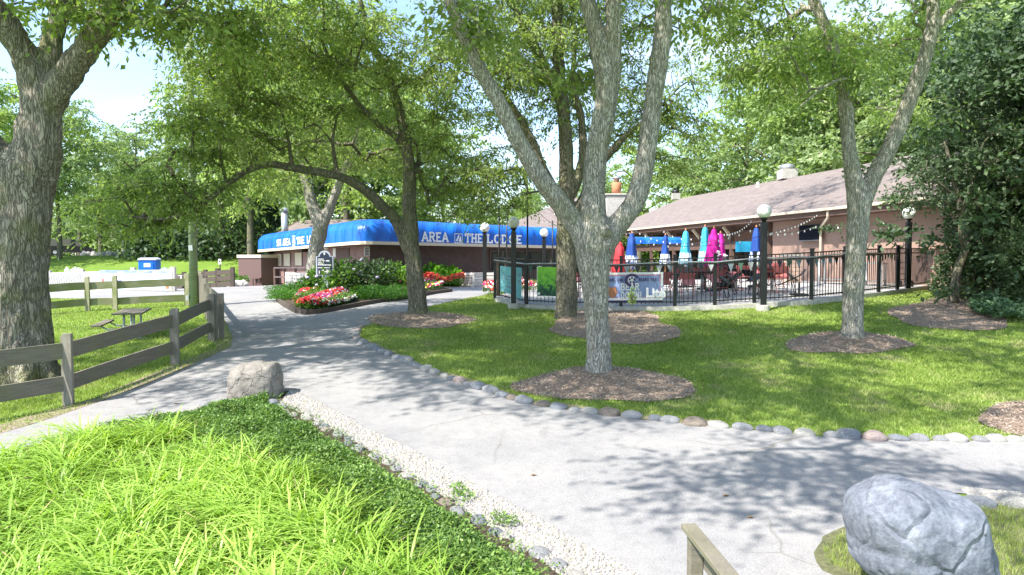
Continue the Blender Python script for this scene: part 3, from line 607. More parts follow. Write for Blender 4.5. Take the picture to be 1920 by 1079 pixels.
# dark broadleaf trees massed at the right edge
pd=proto_tree(51,9.5,3.3,M_leafD,M_barkD,520,.17); pd.name='dark_tree'
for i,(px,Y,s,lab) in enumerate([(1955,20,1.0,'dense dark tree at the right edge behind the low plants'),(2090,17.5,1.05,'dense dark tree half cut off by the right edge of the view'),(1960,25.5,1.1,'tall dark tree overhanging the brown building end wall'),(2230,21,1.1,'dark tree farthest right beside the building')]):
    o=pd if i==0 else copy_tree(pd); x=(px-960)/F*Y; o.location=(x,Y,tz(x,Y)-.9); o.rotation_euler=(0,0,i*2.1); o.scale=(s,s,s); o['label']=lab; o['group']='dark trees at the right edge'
# ------------------------------------------------------------ lettering from strokes, with slab serifs
def arc(cx,cy,rx,ry,a0,a1,n=8): return [(cx+rx*math.cos(R(a0+(a1-a0)*i/n)),cy+ry*math.sin(R(a0+(a1-a0)*i/n))) for i in range(n+1)]
GL={'A':([[(0.05,0),(.4,1)],[(.4,1),(.78,0)],[(.2,.33),(.62,.33)]],.83,[(.06,0),(.76,0)]),
'R':([[(.12,0),(.12,1)],[(.12,.97)]+arc(.42,.75,.22,.22,90,-90)+[(.12,.5)],[(.4,.5),(.68,0)]],.78,[(.12,0),(.12,1),(.7,0)]),
'E':([[(.12,0),(.12,1)],[(.12,.95),(.62,.95)],[(.12,.5),(.5,.5)],[(.12,.05),(.64,.05)]],.72,[(.1,0),(.1,1)]),
'S':([arc(.35,.74,.24,.22,30,250)+arc(.35,.28,.25,.24,80,-150)],.72,[]),
'K':([[(.12,0),(.12,1)],[(.15,.45),(.62,1)],[(.3,.6),(.66,0)]],.76,[(.12,0),(.12,1),(.62,1),(.66,0)]),
'I':([[(.18,0),(.18,1)]],.38,[(.18,0),(.18,1)]),
'T':([[(.37,0),(.37,1)],[(.02,.95),(.72,.95)],[(.03,.75),(.03,.98)],[(.71,.75),(.71,.98)]],.78,[(.37,0)]),
'H':([[(.12,0),(.12,1)],[(.65,0),(.65,1)],[(.12,.5),(.65,.5)]],.8,[(.12,0),(.12,1),(.65,0),(.65,1)]),
'L':([[(.12,0),(.12,1)],[(.12,.05),(.62,.05)],[(.61,.05),(.61,.28)]],.7,[(.12,0),(.12,1)]),
'O':([arc(.4,.5,.3,.46,0,360,16)],.82,[]),
'D':([[(.12,0),(.12,1)],[(.12,.96)]+arc(.33,.5,.33,.46,85,-85,10)+[(.12,.04)]],.78,[(.1,0),(.1,1)]),
'G':([arc(.42,.5,.32,.46,50,330,12),[(.72,.05),(.72,.46)],[(.48,.44),(.76,.44)]],.86,[]),
'B':([[(.12,0),(.12,1)],[(.12,.97)]+arc(.4,.75,.2,.22,90,-90)+[(.12,.53)],[(.12,.5)]+arc(.42,.27,.23,.24,90,-90)+[(.12,.04)]],.76,[(.1,0),(.1,1)]),
'W':([[(.05,1),(.27,0)],[(.27,0),(.5,.9)],[(.5,.9),(.73,0)],[(.73,0),(.97,1)]],1.05,[(.05,1),(.95,1)]),
'N':([[(.12,0),(.12,1)],[(.12,1),(.66,0)],[(.66,0),(.66,1)]],.82,[(.12,0),(.12,1),(.66,1)]),
'M':([[(.1,0),(.1,1)],[(.1,1),(.45,.2)],[(.45,.2),(.8,1)],[(.8,0),(.8,1)]],.94,[(.1,0),(.8,0)]),
'F':([[(.12,0),(.12,1)],[(.12,.95),(.6,.95)],[(.12,.5),(.5,.5)]],.68,[(.1,0)]),
'!':([[(.15,.3),(.15,1)],[(.15,0),(.15,.12)]],.34,[]),',':([[(.15,.08),(.08,-.14)]],.3,[]),' ':([],.42,[])}
def slab(mb,fn,text,x,y,h,wt=.17,serif=.12,sp=.12,sx=1.0):
    lay=0
    for ch in text:
        st,adv,se=GL[ch]
        for pl in st:
            for i in range(len(pl)-1):
                a=Vector(pl[i]);b=Vector(pl[i+1]); d=(b-a)
                if d.length<1e-6: continue
                d.normalize(); n=Vector((-d.y,d.x))*wt*.5; e=d*wt*.25; lay+=1
                q=[a-e-n,b+e-n,b+e+n,a-e+n]; mb.face([fn(x+p.x*h*sx,y+p.y*h,.012+(lay%23)*.0007) for p in q])
        for (cx,cy_) in se:
            if serif:
                lay+=1; yy=cy_ if cy_ else 0; y0=yy-.0 if yy==0 else yy-.11
                q=[(cx-.06-serif,y0),(cx+.06+serif,y0),(cx+.06+serif,y0+.11),(cx-.06-serif,y0+.11)]
                mb.face([fn(x+p[0]*h*sx,y+p[1]*h,.012+(lay%23)*.0007) for p in q])
        x+=(adv+sp)*h*sx
    return x
def facefn(p0,du,dv=Vector((0,0,1)),nrm_=None):   # local (u,v,out) -> world
    n=nrm_ if nrm_ is not None else du.cross(dv).normalized()
    return lambda u,v,o: tuple(Vector(p0)+du*u+dv*v+n*o)
# ------------------------------------------------------------ hill edge: parking strip, rocks, grasses
HZ=[]
sheet('parking_lot',[(-60,70.5),(-22,70.5),(-16,74),(-18,84),(-60,84)],.04,M_path,step=1.5)
# ------------------------------------------------------------ lodge with the blue awning
zb1,zb2,zb3=2.94,3.2,3.12
a1=P(484,469,50.5); a2=P(674,452.5,35); a3=P(1062,459,44.6)
a1.z,a2.z,a3.z=zb1,zb2,zb3
dL=(Vector((a1.x-a2.x,a1.y-a2.y,0))).normalized(); dR=(Vector((a3.x-a2.x,a3.y-a2.y,0))).normalized()
nL=Vector((0,0,1)).cross(dL); nL=-nL if nL.dot(Vector((0,-1,0)))<0 else nL
nR=Vector((0,0,1)).cross(dR); nR=-nR if nR.dot(Vector((0,-1,0)))<0 else nR
LZ=tz(a2.x,a2.y)-.3
lodge=thing('lodge_building','low brown wooden lodge under the long blue awning','building',(a2.x,a2.y,tz(a2.x,a2.y)))
def lin(p,n,o): return p-n*o
INS=1.05
# inner wall corner: offset both lines inwards
def inter(p,d,q,e):
    den=d.x*e.y-d.y*e.x; t=((q.x-p.x)*e.y-(q.y-p.y)*e.x)/den; return Vector((p.x+d.x*t,p.y+d.y*t,0))
def corner(o): return inter(a2-nL*o,dL,a2-nR*o,dR)
wc=corner(INS); wl=a1-nL*INS+dL*-.2; wr=a3-nR*INS+dR*4
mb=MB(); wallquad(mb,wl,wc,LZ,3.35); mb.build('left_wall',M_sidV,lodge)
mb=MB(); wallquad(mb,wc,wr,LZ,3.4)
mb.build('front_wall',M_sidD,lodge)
mb=MB(); bk=wl-nL*9; wallquad(mb,bk,wl,LZ,3.35); mb.build('end_wall',M_sidV,lodge)
mb=MB(); mb.prism([V2(wl),V2(wc),V2(wr),V2(wr-nR*9),V2(wc-nL*5-nR*5),V2(bk)],4.0,4.12); mb.build('flat_roof',M_roof,lodge)
# awning: barrel profile swept round the corner
prof=[(INS,0),(INS,.22),(INS,.42),(INS-.015,.62),(INS-.09,.80),(INS-.24,.97),(INS-.45,1.10),(INS-.7,1.17),(.02,1.2)]
def zbase(t,seg): return (zb1+(zb2-zb1)*t) if seg==0 else (zb2+(zb3-zb2)*t)
paths=[]
for (o,h) in prof:
    e=INS-o; row=[]
    cc=corner(e); LA=a1-nL*e; RB=a3-nR*e
    # rounded left end
    q0=a1-nL*INS
    for ang in (90,60,30):
        d=dL*math.sin(R(ang))*o*.9+nL*math.cos(R(ang))*o; row.append(Vector((q0.x+d.x,q0.y+d.y,zb1+h)))
    N=26
    for i in range(N+1):
        t=i/N*.93; p=Vector((LA.x,LA.y,0)).lerp(cc,t); row.append(Vector((p.x,p.y,zbase(t,0)+h)))
    ra=row[-1].copy(); rb=cc.lerp(Vector((RB.x,RB.y,0)),.05); rb=Vector((rb.x,rb.y,zb2+h))
    for k_ in (.25,.5,.75):
        m=(ra*(1-k_)**2+Vector((cc.x,cc.y,zb2+h))*2*k_*(1-k_)+rb*k_*k_); row.append(m)
    for i in range(N+1):
        t=.05+i/N*.95; p=cc.lerp(Vector((RB.x,RB.y,0)),t); row.append(Vector((p.x,p.y,zbase(t,1)+h)))
    paths.append(row)
aw=thing('awning','long blue barrel canvas awning lettered in white round two sides of the lodge','awning',(a2.x,a2.y,zb2))
mb=MB(); cum=[0]
for i in range(1,len(paths[0])): cum.append(cum[-1]+(paths[0][i]-paths[0][i-1]).length)
for r_ in range(len(paths)-1):
    for i in range(len(paths[0])-1):
        v0=r_*.18; v1=v0+.18
        mb.face([paths[r_][i],paths[r_][i+1],paths[r_+1][i+1],paths[r_+1][i]],[(cum[i],v0),(cum[i+1],v0),(cum[i+1],v1),(cum[i],v1)])
o=mb.build('canopy',M_awn,aw,True)
bm=bmesh.new(); bm.from_mesh(o.data); bmesh.ops.remove_doubles(bm,verts=bm.verts,dist=1e-4); bm.to_mesh(o.data); bm.free()
M_awn2=simple('blue_canvas_welt',(.01,.09,.36),.6,.2,5)
for i in list(range(5,29,3))+list(range(35,len(paths[0]),3)):
    mb=MB(); mb.tube([paths[r_][i] for r_ in range(len(paths))],.014,5); mb.build('seam',M_awn2,aw,True)
mb=MB()
for i in range(len(paths[0])-1):
    a=paths[0][i];b=paths[0][i+1]; mb.bar(a+Vector((0,0,-.09)),b+Vector((0,0,-.09)),.06,.17)
mb.build('valance_board',M_cream,aw)
mb=MB(); # soffit
soff=[paths[0][i] for i in range(2,len(paths[0]))]
mb.face([Vector((p.x,p.y,p.z-.14)) for p in soff]+[Vector((wr.x,wr.y,zb3-.14)),Vector((wc.x,wc.y,zb2-.14)),Vector((wl.x,wl.y,zb1-.14))]); mb.build('soffit',M_brown,aw)
# lettering on both faces
def onaw(px,seg):
    p0=a2; n=nL if seg==0 else nR; r=ray(px,450); o=Vector((0,0,CZ)); t=(a2-o).dot(n)/r.dot(n); q=o+r*t; return q
for seg,(x0,x1),txt in ((0,(519,528),'SKI'),(0,(530.5,545),'AREA'),(0,(557,572),'THE'),(0,(576,600),'LODGE'),(1,(752,779),'SKI'),(1,(791,842),'AREA'),(1,(872,906),'THE'),(1,(913,980),'LODGE')):
    p=onaw(x0,seg); q=onaw(x1,seg); du=Vector((q.x-p.x,q.y-p.y,0)); L=du.length; du.normalize(); n=nL if seg==0 else nR
    h=.50; wid=sum(GL[c][1]+.12 for c in txt)*h; zz=(3.055 if seg==0 else 3.26)
    if seg==0: zz+=.02; h=.42; wid=sum(GL[c][1]+.12 for c in txt)*h
    slope=((zb2-zb1)/(a2-a1).length if seg==0 else (zb3-zb2)/(a3-a2).length)
    fn=facefn(Vector((p.x,p.y,zz+( (p-a1).length*slope if seg==0 else (p-a2).length*slope))),(du+Vector((0,0,slope))).normalized(),Vector((0,0,1)),n)
    mb=MB(); slab(mb,fn,txt,0,0,h,.20,.13,.12,L/wid); mb.build('lettering',M_txtw,aw)
for seg,(x0,x1) in ((0,(548.5,554)),(1,(852,867))):
    p=onaw(x0,seg); q=onaw(x1,seg); du=Vector((q.x-p.x,q.y-p.y,0)); L=du.length; du.normalize(); n=nL if seg==0 else nR; zz=3.08 if seg==0 else 3.17
    if seg==0: zz+=(p-a1).length*(zb2-zb1)/(a2-a1).length
    fn=facefn(Vector((p.x,p.y,zz)),du,Vector((0,0,1)),n); H=.55
    mb=MB(); e=.035
    for (xa,ya,xb,yb_) in ((0,0,L,e),(0,H-e,L,H),(0,e,e,H-e),(L-e,e,L,H-e)): mb.face([fn(xa,ya,.015),fn(xb,ya,.015),fn(xb,yb_,.015),fn(xa,yb_,.015)])
    mb.face([fn(L*.12,H*.2,.02),fn(L*.4,H*.2,.02),fn(L*.62,H*.85,.02),fn(L*.5,H*.9,.02)]); mb.face([fn(L*.5,H*.15,.02),fn(L*.9,H*.15,.02),fn(L*.72,H*.8,.02),fn(L*.62,H*.5,.02)])
    mb.face([fn(L*.1,-.12,.02),fn(L*.9,-.12,.02),fn(L*.9,-.06,.02),fn(L*.1,-.06,.02)]); mb.build('sail_emblem',M_txtw,aw)
# door and window panels on the left wall
def wpt(px,py,seg=0,out=0):
    n=nL if seg==0 else nR; return onplane(px,py,Vector((wc.x,wc.y,0))+n*out,n)
def wpanel(x0,x1,y0,y1,name,mat,parent,seg=0,th=.05):
    n=nL if seg==0 else nR; a=wpt(x0,y1,seg); b=wpt(x1,y1,seg); c=wpt(x0,y0,seg); zlo=min(a.z,b.z); zhi=c.z; mid=(a+b)/2; d=(b-a); d.z=0; L=d.length; rz=math.atan2(d.y,d.x)
    mb=MB(); mb.box((mid.x+n.x*th/2,mid.y+n.y*th/2,(zlo+zhi)/2),(L,th,zhi-zlo),rz); return mb.build(name,mat,parent,bevel=.01)
for x0,x1,y0,y1 in ((519,529,477,499),(534,545,476,499),(555,567,474,498)):
    f=wpanel(x0-1,x1+1,y0-1,y1+1,'shutter_frame',M_brown,lodge,0,.04); wpanel(x0,x1,y0,y1,'shutter',M_cream,f,0,.07)
wpanel(625,630,466,482,'notice',M_white,lodge,0,.03)
wpanel(682.5,693,463,480,'notice',M_white,lodge,1,.03)
mb=MB(); p0=wpt(683.7,467.5,1,.04); du=(wpt(692,467.5,1,.04)-p0); du.z=0; Ln=du.length; du.normalize(); fn=facefn(p0,du,Vector((0,0,1)),nR)
for i in range(5):
    yy=-i*.075; mb.face([fn(.03,yy,0),fn(Ln*(.95-.1*(i%2)),yy,0),fn(Ln*(.95-.1*(i%2)),yy+.035,0),fn(.03,yy+.035,0)])
mb.build('notice_print',M_txtn,lodge)
wpanel(632,656,467,512,'double_door',M_sidV,lodge,0,.05)
q=wpt(612,465,0,.1); mb=MB(); mb.lathe((q.x,q.y,q.z-.12),[(.02,0),(.14,.05),(.16,.12),(.1,.22),(.02,.24)],12); mb.build('wall_lamp',M_globe,lodge,True)
q=wpt(507,474,0,.2); mb=MB(); mb.box((q.x,q.y,q.z),(.5,.35,.2),.6); mb.build('floodlight',M_black,lodge)
q=wpt(571,470,0,.2); mb=MB(); mb.box((q.x,q.y,q.z),(.4,.35,.2),.6); mb.build('floodlight',M_black,lodge)
# open dark bay on the right part of the front wall
wpanel(918,1052,468,505,'window_bay',M_glass,lodge,1,.04)
for x in (918,950,985,1018,1051): wpanel(x-1,x+1,468,505,'window_post',M_brown,lodge,1,.09)
# ticket booth at left end
zb=tz(-19.5,49.5); bx0=P(460,530,50); bx1=P(503,530,48.5); mid=(bx0+bx1)/2
booth=thing('ticket_booth','small brown booth with a pale cap at the left end of the lodge','booth',(mid.x,mid.y,zb))
d=(bx1-bx0); rz=math.atan2(d.y,d.x); L=d.length; H=2.25
mb=MB(); mb.box((mid.x,mid.y+.9,zb+H/2),(L,1.9,H),rz); mb.build('booth_wall',M_sidV,booth)
mb=MB(); mb.box((mid.x,mid.y+.9,zb+H+.06),(L+.15,2.05,.22),rz); mb.build('cap',M_cream,booth)
Mb=Matrix.Translation((mid.x,mid.y,zb))@Matrix.Rotation(rz,4,'Z')
mb=MB(); mb.box((-.28,-.09,1.35),(.28,.06,.75),M=Mb); mb.build('ticket_window',M_white,booth)
mb=MB(); mb.box((.5,-.09,1.05),(.6,.08,.5),M=Mb); mb.build('counter_opening',M_dark,booth); mb=MB(); mb.box((.5,-.25,.74),(.8,.4,.06),M=Mb); mb.bar(Mb@Vector((.15,-.4,0)),Mb@Vector((.15,-.4,.72)),.07,.07); mb.bar(Mb@Vector((.85,-.4,0)),Mb@Vector((.85,-.4,.72)),.07,.07); mb.build('shelf',M_brown,booth)
mb=MB(); mb.box((.1,-.08,1.6),(.16,.05,.5),M=Mb); mb.build('price_board',M_white,booth)
# flue pipe and small gable behind
p=P(534,430,53); mb=MB(); mb.tube([Vector((p.x,p.y,3.5)),Vector((p.x,p.y,5.9))],[.27,.27],14)
fl=thing('flue_pipe','grey metal flue pipe standing beside the small gable behind the awning','flue pipe',(p.x,p.y,3.5)); mb.build('pipe',M_alum,fl,True)
mb=MB(); mb.lathe((p.x,p.y,5.9),[(.28,0),(.36,.05),(.36,.2),(.2,.3),(.02,.32)],14); mb.build('cowl',M_alum,fl,True)
c0=P(541,428,54); gb=thing('gabled_building','small shingled gable roof rising behind the blue awning','building',(c0.x,c0.y,tz(c0.x,c0.y)))
gx0=P(522,432,54).x; gx1=P(700,420,54).x; 
mb=MB(); ze,zr=4.15,5.45; y0,y1=53,60; ym=56.5
mb.face([(gx0,y0,ze),(gx1,y0,ze),(gx1,ym,zr+.1),(gx0+.9,ym,zr)],[(0,0),(8,0),(8,4),(1,4)]); mb.face([(gx1,y1,ze),(gx0,y1,ze),(gx0+.9,ym,zr),(gx1,ym,zr+.1)],[(0,0),(8,0),(8,4),(1,4)]); mb.build('roof',M_roof,gb)
mb=MB(); wallquad(mb,(gx0+.7,y0+.6,0),(gx1-.2,y0+.6,0),0,ze+.2); wallquad(mb,(gx0+.7,y1-.5,0),(gx0+.7,y0+.6,0),0,ze+.3); mb.build('wall',M_sidD,gb)
mb=MB(); mb.bar((gx0,y0,ze-.08),(gx0+.9,ym,zr-.08),.1,.2); mb.bar((gx0,y1,ze-.08),(gx0+.9,ym,zr-.08),.1,.2); mb.build('bargeboard',M_brown,gb)
# ------------------------------------------------------------ main building with shingled roof
dB=Vector((-.2266,1,0)); nB=Vector((.975,.221,0)); nF=-nB
def Ept(t,off=0,z=0): # point on eave line at depth t, moved off metres towards the building
    X=14.4-.2266*(t-23.4); return Vector((X,t,0))+nB*off+Vector((0,0,z))
ZE=4.41
hall=thing('patio_building','long pink block building with a brown shingled roof behind the patio','building',tuple(Ept(30,.8,tz(*Ept(30,.8)[:2]))))
tA,tB=16.0,55.0
mb=MB(); Lr=(Ept(tB)-Ept(tA)).length; RW,RH=7.0,2.88; sl_=math.hypot(RW,RH)
def rq(mb,a,b,c,d,u0=0,ul=None):
    ul=ul or (Vector(b)-Vector(a)).length; sl2=(Vector(d)-Vector(a)).length; mb.face([a,b,c,d],[(u0,0),(u0+ul,0),(u0+ul,sl2),(u0,sl2)])
rq(mb,Ept(tB,0,ZE),Ept(tA,0,ZE),Ept(tA,RW,ZE+RH),Ept(tB,RW,ZE+RH))
rq(mb,Ept(tA,2*RW,ZE),Ept(tB,2*RW,ZE),Ept(tB,RW,ZE+RH),Ept(tA,RW,ZE+RH))
mb.build('roof',M_roof,hall)
mb=MB(); mb.bar(Ept(tB,.02,ZE-.20),Ept(tA,.02,ZE-.20),.05,.26); mb.build('fascia',M_brown,hall)
mb=MB(); mb.bar(Ept(tB,-.07,ZE-.05),Ept(tA,-.07,ZE-.05),.12,.11); mb.build('gutter',M_cream,hall)
# downspout
tD=onplane(1553,400,Ept(30,.8),nB).y
s0=onplane(1553,404,Ept(30,0),nB)
mb=MB(); w0=Ept(tD,.70); e0=Ept(s0.y,-.02)
mb.tube([Vector((e0.x,e0.y,ZE-.1)),Vector((e0.x,e0.y,ZE-.42)),Vector((w0.x-.12,w0.y,ZE-.75)),Vector((w0.x-.1,w0.y,ZE-1.0)),Vector((w0.x-.1,w0.y,1.35))],.055,10); mb.build('downspout',M_cream,hall,True)
tW=onplane(1453,450,Ept(30,.8),nB).y
ZS=ZE-.33
mb=MB(); wallquad(mb,Ept(tW,.8),Ept(tA,.8),.7,ZS,0); mb.build('block_wall',M_block,hall)
mb=MB(); mb.face([Ept(tB,.04,ZS),Ept(tA,.04,ZS),Ept(tA,.8,ZS),Ept(tB,.8,ZS)]); mb.face([Ept(tB,.8,ZS),Ept(tW,.8,ZS),Ept(tW,5,ZS),Ept(tB,5,ZS)]); mb.build('soffit',M_brown,hall)
mb=MB(); wallquad(mb,Ept(tW,5),Ept(tW,.8),.7,ZS,0); mb.build('return_wall',M_block,hall)
mb=MB(); wallquad(mb,Ept(tB,5),Ept(tW,5),.7,1.7,0); wallquad(mb,Ept(tB,5),Ept(tW,5),3.35,ZS,0); mb.build('porch_wall',M_block,hall)
npn=9
for i in range(npn):
    ta=tW+(tB-tW)*i/npn; tb=tW+(tB-tW)*(i+1)/npn
    mb=MB(); wallquad(mb,Ept(tb-.1,5.02),Ept(ta+.1,5.02),1.7,3.35); wn=mb.build('window',M_glass,hall)
    mb=MB()
    for t in (ta+.1,(ta+tb)/2,tb-.1): mb.bar(Ept(t,4.97,1.7),Ept(t,4.97,3.35),.09,.09)
    mb.bar(Ept(ta+.15,4.97,1.75),Ept(tb-.15,4.97,1.75),.06,.08); mb.build('window_frame',M_brown,wn)
for i in range(7):
    t=tW+.25+(tB-tW-1)*i/6; mb=MB(); mb.bar(Ept(t,.78,.9),Ept(t,.78,ZS),.2,.2)
    pst=mb.build('porch_post',M_brown,hall)
    mb=MB(); p=Ept(t,.5,ZS-.02); mb.bar(Ept(t,.78,ZS-.65),Ept(t,.25,ZS-.05),.1,.14); mb.build('bracket',M_cream,pst)
mb=MB(); mb.bar(Ept(tW+.4,.78,3.02),Ept(tB-1,.78,3.02),.14,.42); mb.build('porch_beam',M_brown,hall)
mb=MB(); gA,gR,gC=Ept(tA,.8,ZS),Ept(tA,RW,ZE+RH-.1),Ept(tA,2*RW-.8,ZS)
mb.face([Ept(tA+.3,.8,.7),Ept(tA+.3,2*RW-.8,.7),Ept(tA+.3,2*RW-.8,ZS),Ept(tA+.3,RW,ZE+RH-.15),Ept(tA+.3,.8,ZS)]); mb.build('gable_wall',M_block,hall)
# television
tv0=onplane(1499,438,Ept(30,.62),nB); tv1=onplane(1538,438,Ept(30,.62),nB); zt0=onplane(1518,422,Ept(30,.62),nB).z; zt1=onplane(1518,452,Ept(30,.62),nB).z
tv=thing('television','black flat television mounted on the pink block wall','television',((tv0.x+tv1.x)/2,(tv0.y+tv1.y)/2,zt1))
c=(tv0+tv1)/2; d=tv1-tv0; rz=math.atan2(d.y,d.x); TW=Vector((d.x,d.y)).length
mb=MB(); mb.box((c.x,c.y,(zt0+zt1)/2),(TW,.07,zt0-zt1),rz); mb.build('casing',M_black,tv,bevel=.01)
MT=Matrix.Translation((c.x,c.y,(zt0+zt1)/2))@Matrix.Rotation(rz,4,'Z')
mb=MB(); mb.box((0,-.04,.01),(TW-.08,.012,zt0-zt1-.09),M=MT); mb.build('screen',M_screen,tv)
mb=MB(); mb.box((0,-.037,-(zt0-zt1)/2+.015),(TW-.02,.014,.02),M=MT); mb.build('silver_strip',M_alum,tv)
mb=MB(); mb.box((-.2,.11,0),(.5,.12,.08),M=MT); mb.build('wall_bracket',M_black,tv)
# vents, chimney
def roofpt(px,py):  # on front roof plane
    n=Vector((nB.x*-RH,nB.y*-RH,RW)).normalized(); return onplane(px,py,Ept(30,0,ZE),n)
def vent(px,py,w_,h_,lab,mat=M_alum,dome=True):
    p=roofpt(px,py); t=thing('roof_vent',lab,'vent',tuple(p))
    mb=MB(); mb.box((p.x,p.y,p.z+h_*.25),(w_*1.25,w_*1.25,h_*.7)); mb.build('base',M_conc,t)
    mb=MB()
    if dome: mb.lathe((p.x,p.y,p.z+h_*.55),[(w_*.5,0),(w_*.62,h_*.1),(w_*.62,h_*.3),(w_*.4,h_*.45),(w_*.1,h_*.5)],14)
    else: mb.cyl((p.x,p.y,p.z+h_*.3),(p.x,p.y,p.z+h_),w_*.5,10)
    mb.build('cap',mat,t,True)
vent(1267,373,.5,.75,'small grey roof vent with dark cap near the far end of the ridge',M_black)
vent(1476,334,.75,.85,'large shiny domed roof vent on the ridge')
vent(1421,352,.16,.35,'thin white vent pipe just below the ridge',M_white,False)
p=P(1156,356,60); ch=thing('stone_chimney','broad pale stone chimney carrying an orange clay pot','chimney',(p.x,p.y,5.5))
mb=MB(); mb.box((p.x,p.y,6.5),(1.9,1.2,2.5)); o=mb.build('stack',M_st[2],ch,bevel=.05)
mb=MB(); mb.box((p.x,p.y,7.84),(2.2,1.4,.16)); mb.build('capstone',M_conc,ch,bevel=.03)
mb=MB(); mb.lathe((p.x,p.y,7.92),[(.42,0),(.40,.5),(.44,.95),(.36,1.0)],16); mb.build('flue_pot',M_orange,ch,True); mb=MB(); mb.lathe((p.x,p.y,8.92),[(.2,0),(.25,.3),(.42,.32),(.42,.42),(.1,.6)],14); mb.build('cowl',M_alum,ch,True)
# hip-roofed wing at the far left end
wing=thing('roof_wing','lower hipped shingle roof at the far end of the patio building','building',(0,54,tz(0,54)))
w1,w2,w3=Vector((-1.8,50,4.15)),Vector((8.3,51,4.3)),Vector((-1.8,70,4.15)); wa,wbk=Vector((5.4,59,7.6)),Vector((9,70,7.4))
mb=MB(); mb.face([w1,w2,wa],[(0,0),(9,0),(7,9)]); mb.face([w3,w1,wa,wbk],[(0,0),(18,0),(11,9),(0,9)]); mb.face([w2,(12,60,4.3),wbk,wa],[(0,0),(9,0),(9,7),(0,7)]); mb.build('roof',M_roof,wing)
mb=MB(); mb.bar(w1-Vector((0,0,.15)),w2-Vector((0,0,.15)),.08,.3); mb.bar(w1-Vector((0,0,.15)),w3-Vector((0,0,.15)),.08,.3); mb.build('fascia',M_brown,wing)
mb=MB(); wallquad(mb,(-.8,51,0),(8.2,52,0),.4,4.1); wallquad(mb,(-.8,69,0),(-.8,51,0),.4,4.1); mb.build('wall',M_block,wing)
# ------------------------------------------------------------ patio slab, metal fence
FP=[(928,566),(986,579),(1072,583),(1164,583),(1265,583),(1340,581),(1414,577),(1521,571),(1583,564),(1647,556),(1682,551),(1750,541)]
fw=[G(*p) for p in FP]
pend=Ept(fw[-1].y,.78)
slab_poly=[V2(p+Vector((0,-.12,0))) for p in fw]+[V2(pend),V2(Ept(tB,4.9)),(5.0,52),V2(wr),(4.2,45),V2(fw[0]+Vector((-.1,.3,0)))]
sheet('patio',slab_poly,.13,M_patio,step=.5)
mb=MB(); ee=[Vector((p[0],p[1],0)) for p in slab_poly[:len(fw)+1]]
for i in range(len(ee)-1):
    a,b=ee[i],ee[i+1]; k=max(1,int((b-a).length/.5))
    for j in range(k):
        p=a.lerp(b,j/k); q=a.lerp(b,(j+1)/k); za,zb_=tz(p.x,p.y),tz(q.x,q.y)
        mb.face([(p.x,p.y-.02,za-.2),(q.x,q.y-.02,zb_-.2),(q.x,q.y-.02,zb_+.134),(p.x,p.y-.02,za+.134)]); mb.face([(p.x,p.y-.02,za+.134),(q.x,q.y-.02,zb_+.134),(q.x,q.y+.1,zb_+.134),(p.x,p.y+.1,za+.134)])
tag(mb.build('patio_kerb',M_conc),kind='structure')
def PZ(p): return tz(p[0],p[1])+.13
FH=1.36
fence=thing('metal_fence','black metal picket fence running along the front edge of the patio','fence',tuple(fw[3]))
for i,p in enumerate(fw):
    z=PZ(p); mb=MB(); mb.box((p.x,p.y,z+FH/2+.02),(.085,.085,FH+.1)); mb.box((p.x,p.y,z+FH+.085),(.11,.11,.03)); mb.build('post',M_black,fence)
for i in range(len(fw)-1):
    a,b=fw[i].copy(),fw[i+1].copy(); a.z=PZ(a); b.z=PZ(b); d=(b-a); L=Vector((d.x,d.y)).length; n=max(3,int(L/.115)); mb=MB()
    for zz in (.12,FH-.17,FH-.02): mb.bar(a+Vector((0,0,zz)),b+Vector((0,0,zz)),.035,.035)
    for k in range(1,n):
        q=a+d*(k/n); mb.box((q.x,q.y,q.z+.04+(FH-.05)/2),(.017,.017,FH-.1))
    mb.build('picket_panel',M_black,fence)
# pale pole tied along the fence top
mb=MB(); tp=[Vector((p.x-.02,p.y-.09,PZ(p)+FH-.10-(.05 if i%2 else 0))) for i,p in enumerate(fw[:-2])]; mb.tube(tp,.02,8); 
tag(mb.build('banner_pole',M_alum,None,True),'long pale grey pole tied along the top of the patio fence','pole')
# back fence line leading from the entrance corner
fb=[fw[0],G(936,552)+Vector((0,0,0)),G(960,545)]
# pennants
def pennants(a,b,n,lab,z0=FH-.2):
    t=thing('pennant_string',lab,'bunting',tuple((a+b)/2),'pennants along the patio fence'); r=random.Random(int(a.x*31))
    mb=MB(); mb.bar(a+Vector((0,-.06,z0)),b+Vector((0,-.06,z0)),.012,.02); mb.build('cord',M_black,t)
    cols=[M_black,M_black,canvas('pennant_pale',(.30,.32,.33)),canvas('pennant_grey',(.12,.16,.18)),M_black,canvas('pennant_green',(.05,.10,.07))]
    d=(b-a)
    for i in range(n):
        q=a+d*((i+.5)/n)+Vector((0,-.07,z0)); u=d.normalized()*.085; s=r.uniform(-.05,.05); w_=Vector((0,-.05+s,0)); h=r.uniform(.2,.27)
        mb=MB(); mb.face([q-u,q+u,q+w_*.6+u*.9*s*3-Vector((0,0,h))]); mb.face([q-u+Vector((0,.004,0)),q+w_*.6+u*.9*s*3-Vector((0,-.004,h)),q+u+Vector((0,.004,0))]); mb.build('pennant',cols[r.randrange(6)],t)
nm=['between the teal banner and the grey mulched tree','above the dark armchairs left of the central trunk','right of the central trunk','above the red folding chairs','left of the tall lamp on the fence','behind the tall lamp','left of the lone forked tree','right of the lone forked tree','near the fence end','at the fence corner']
for i in range(1,len(fw)-2):
    a,b=fw[i].copy(),fw[i+1].copy(); a.z=PZ(a);b.z=PZ(b); pennants(a,b,max(3,int((b-a).length/.27)),'small black and white pennants '+nm[i-1])
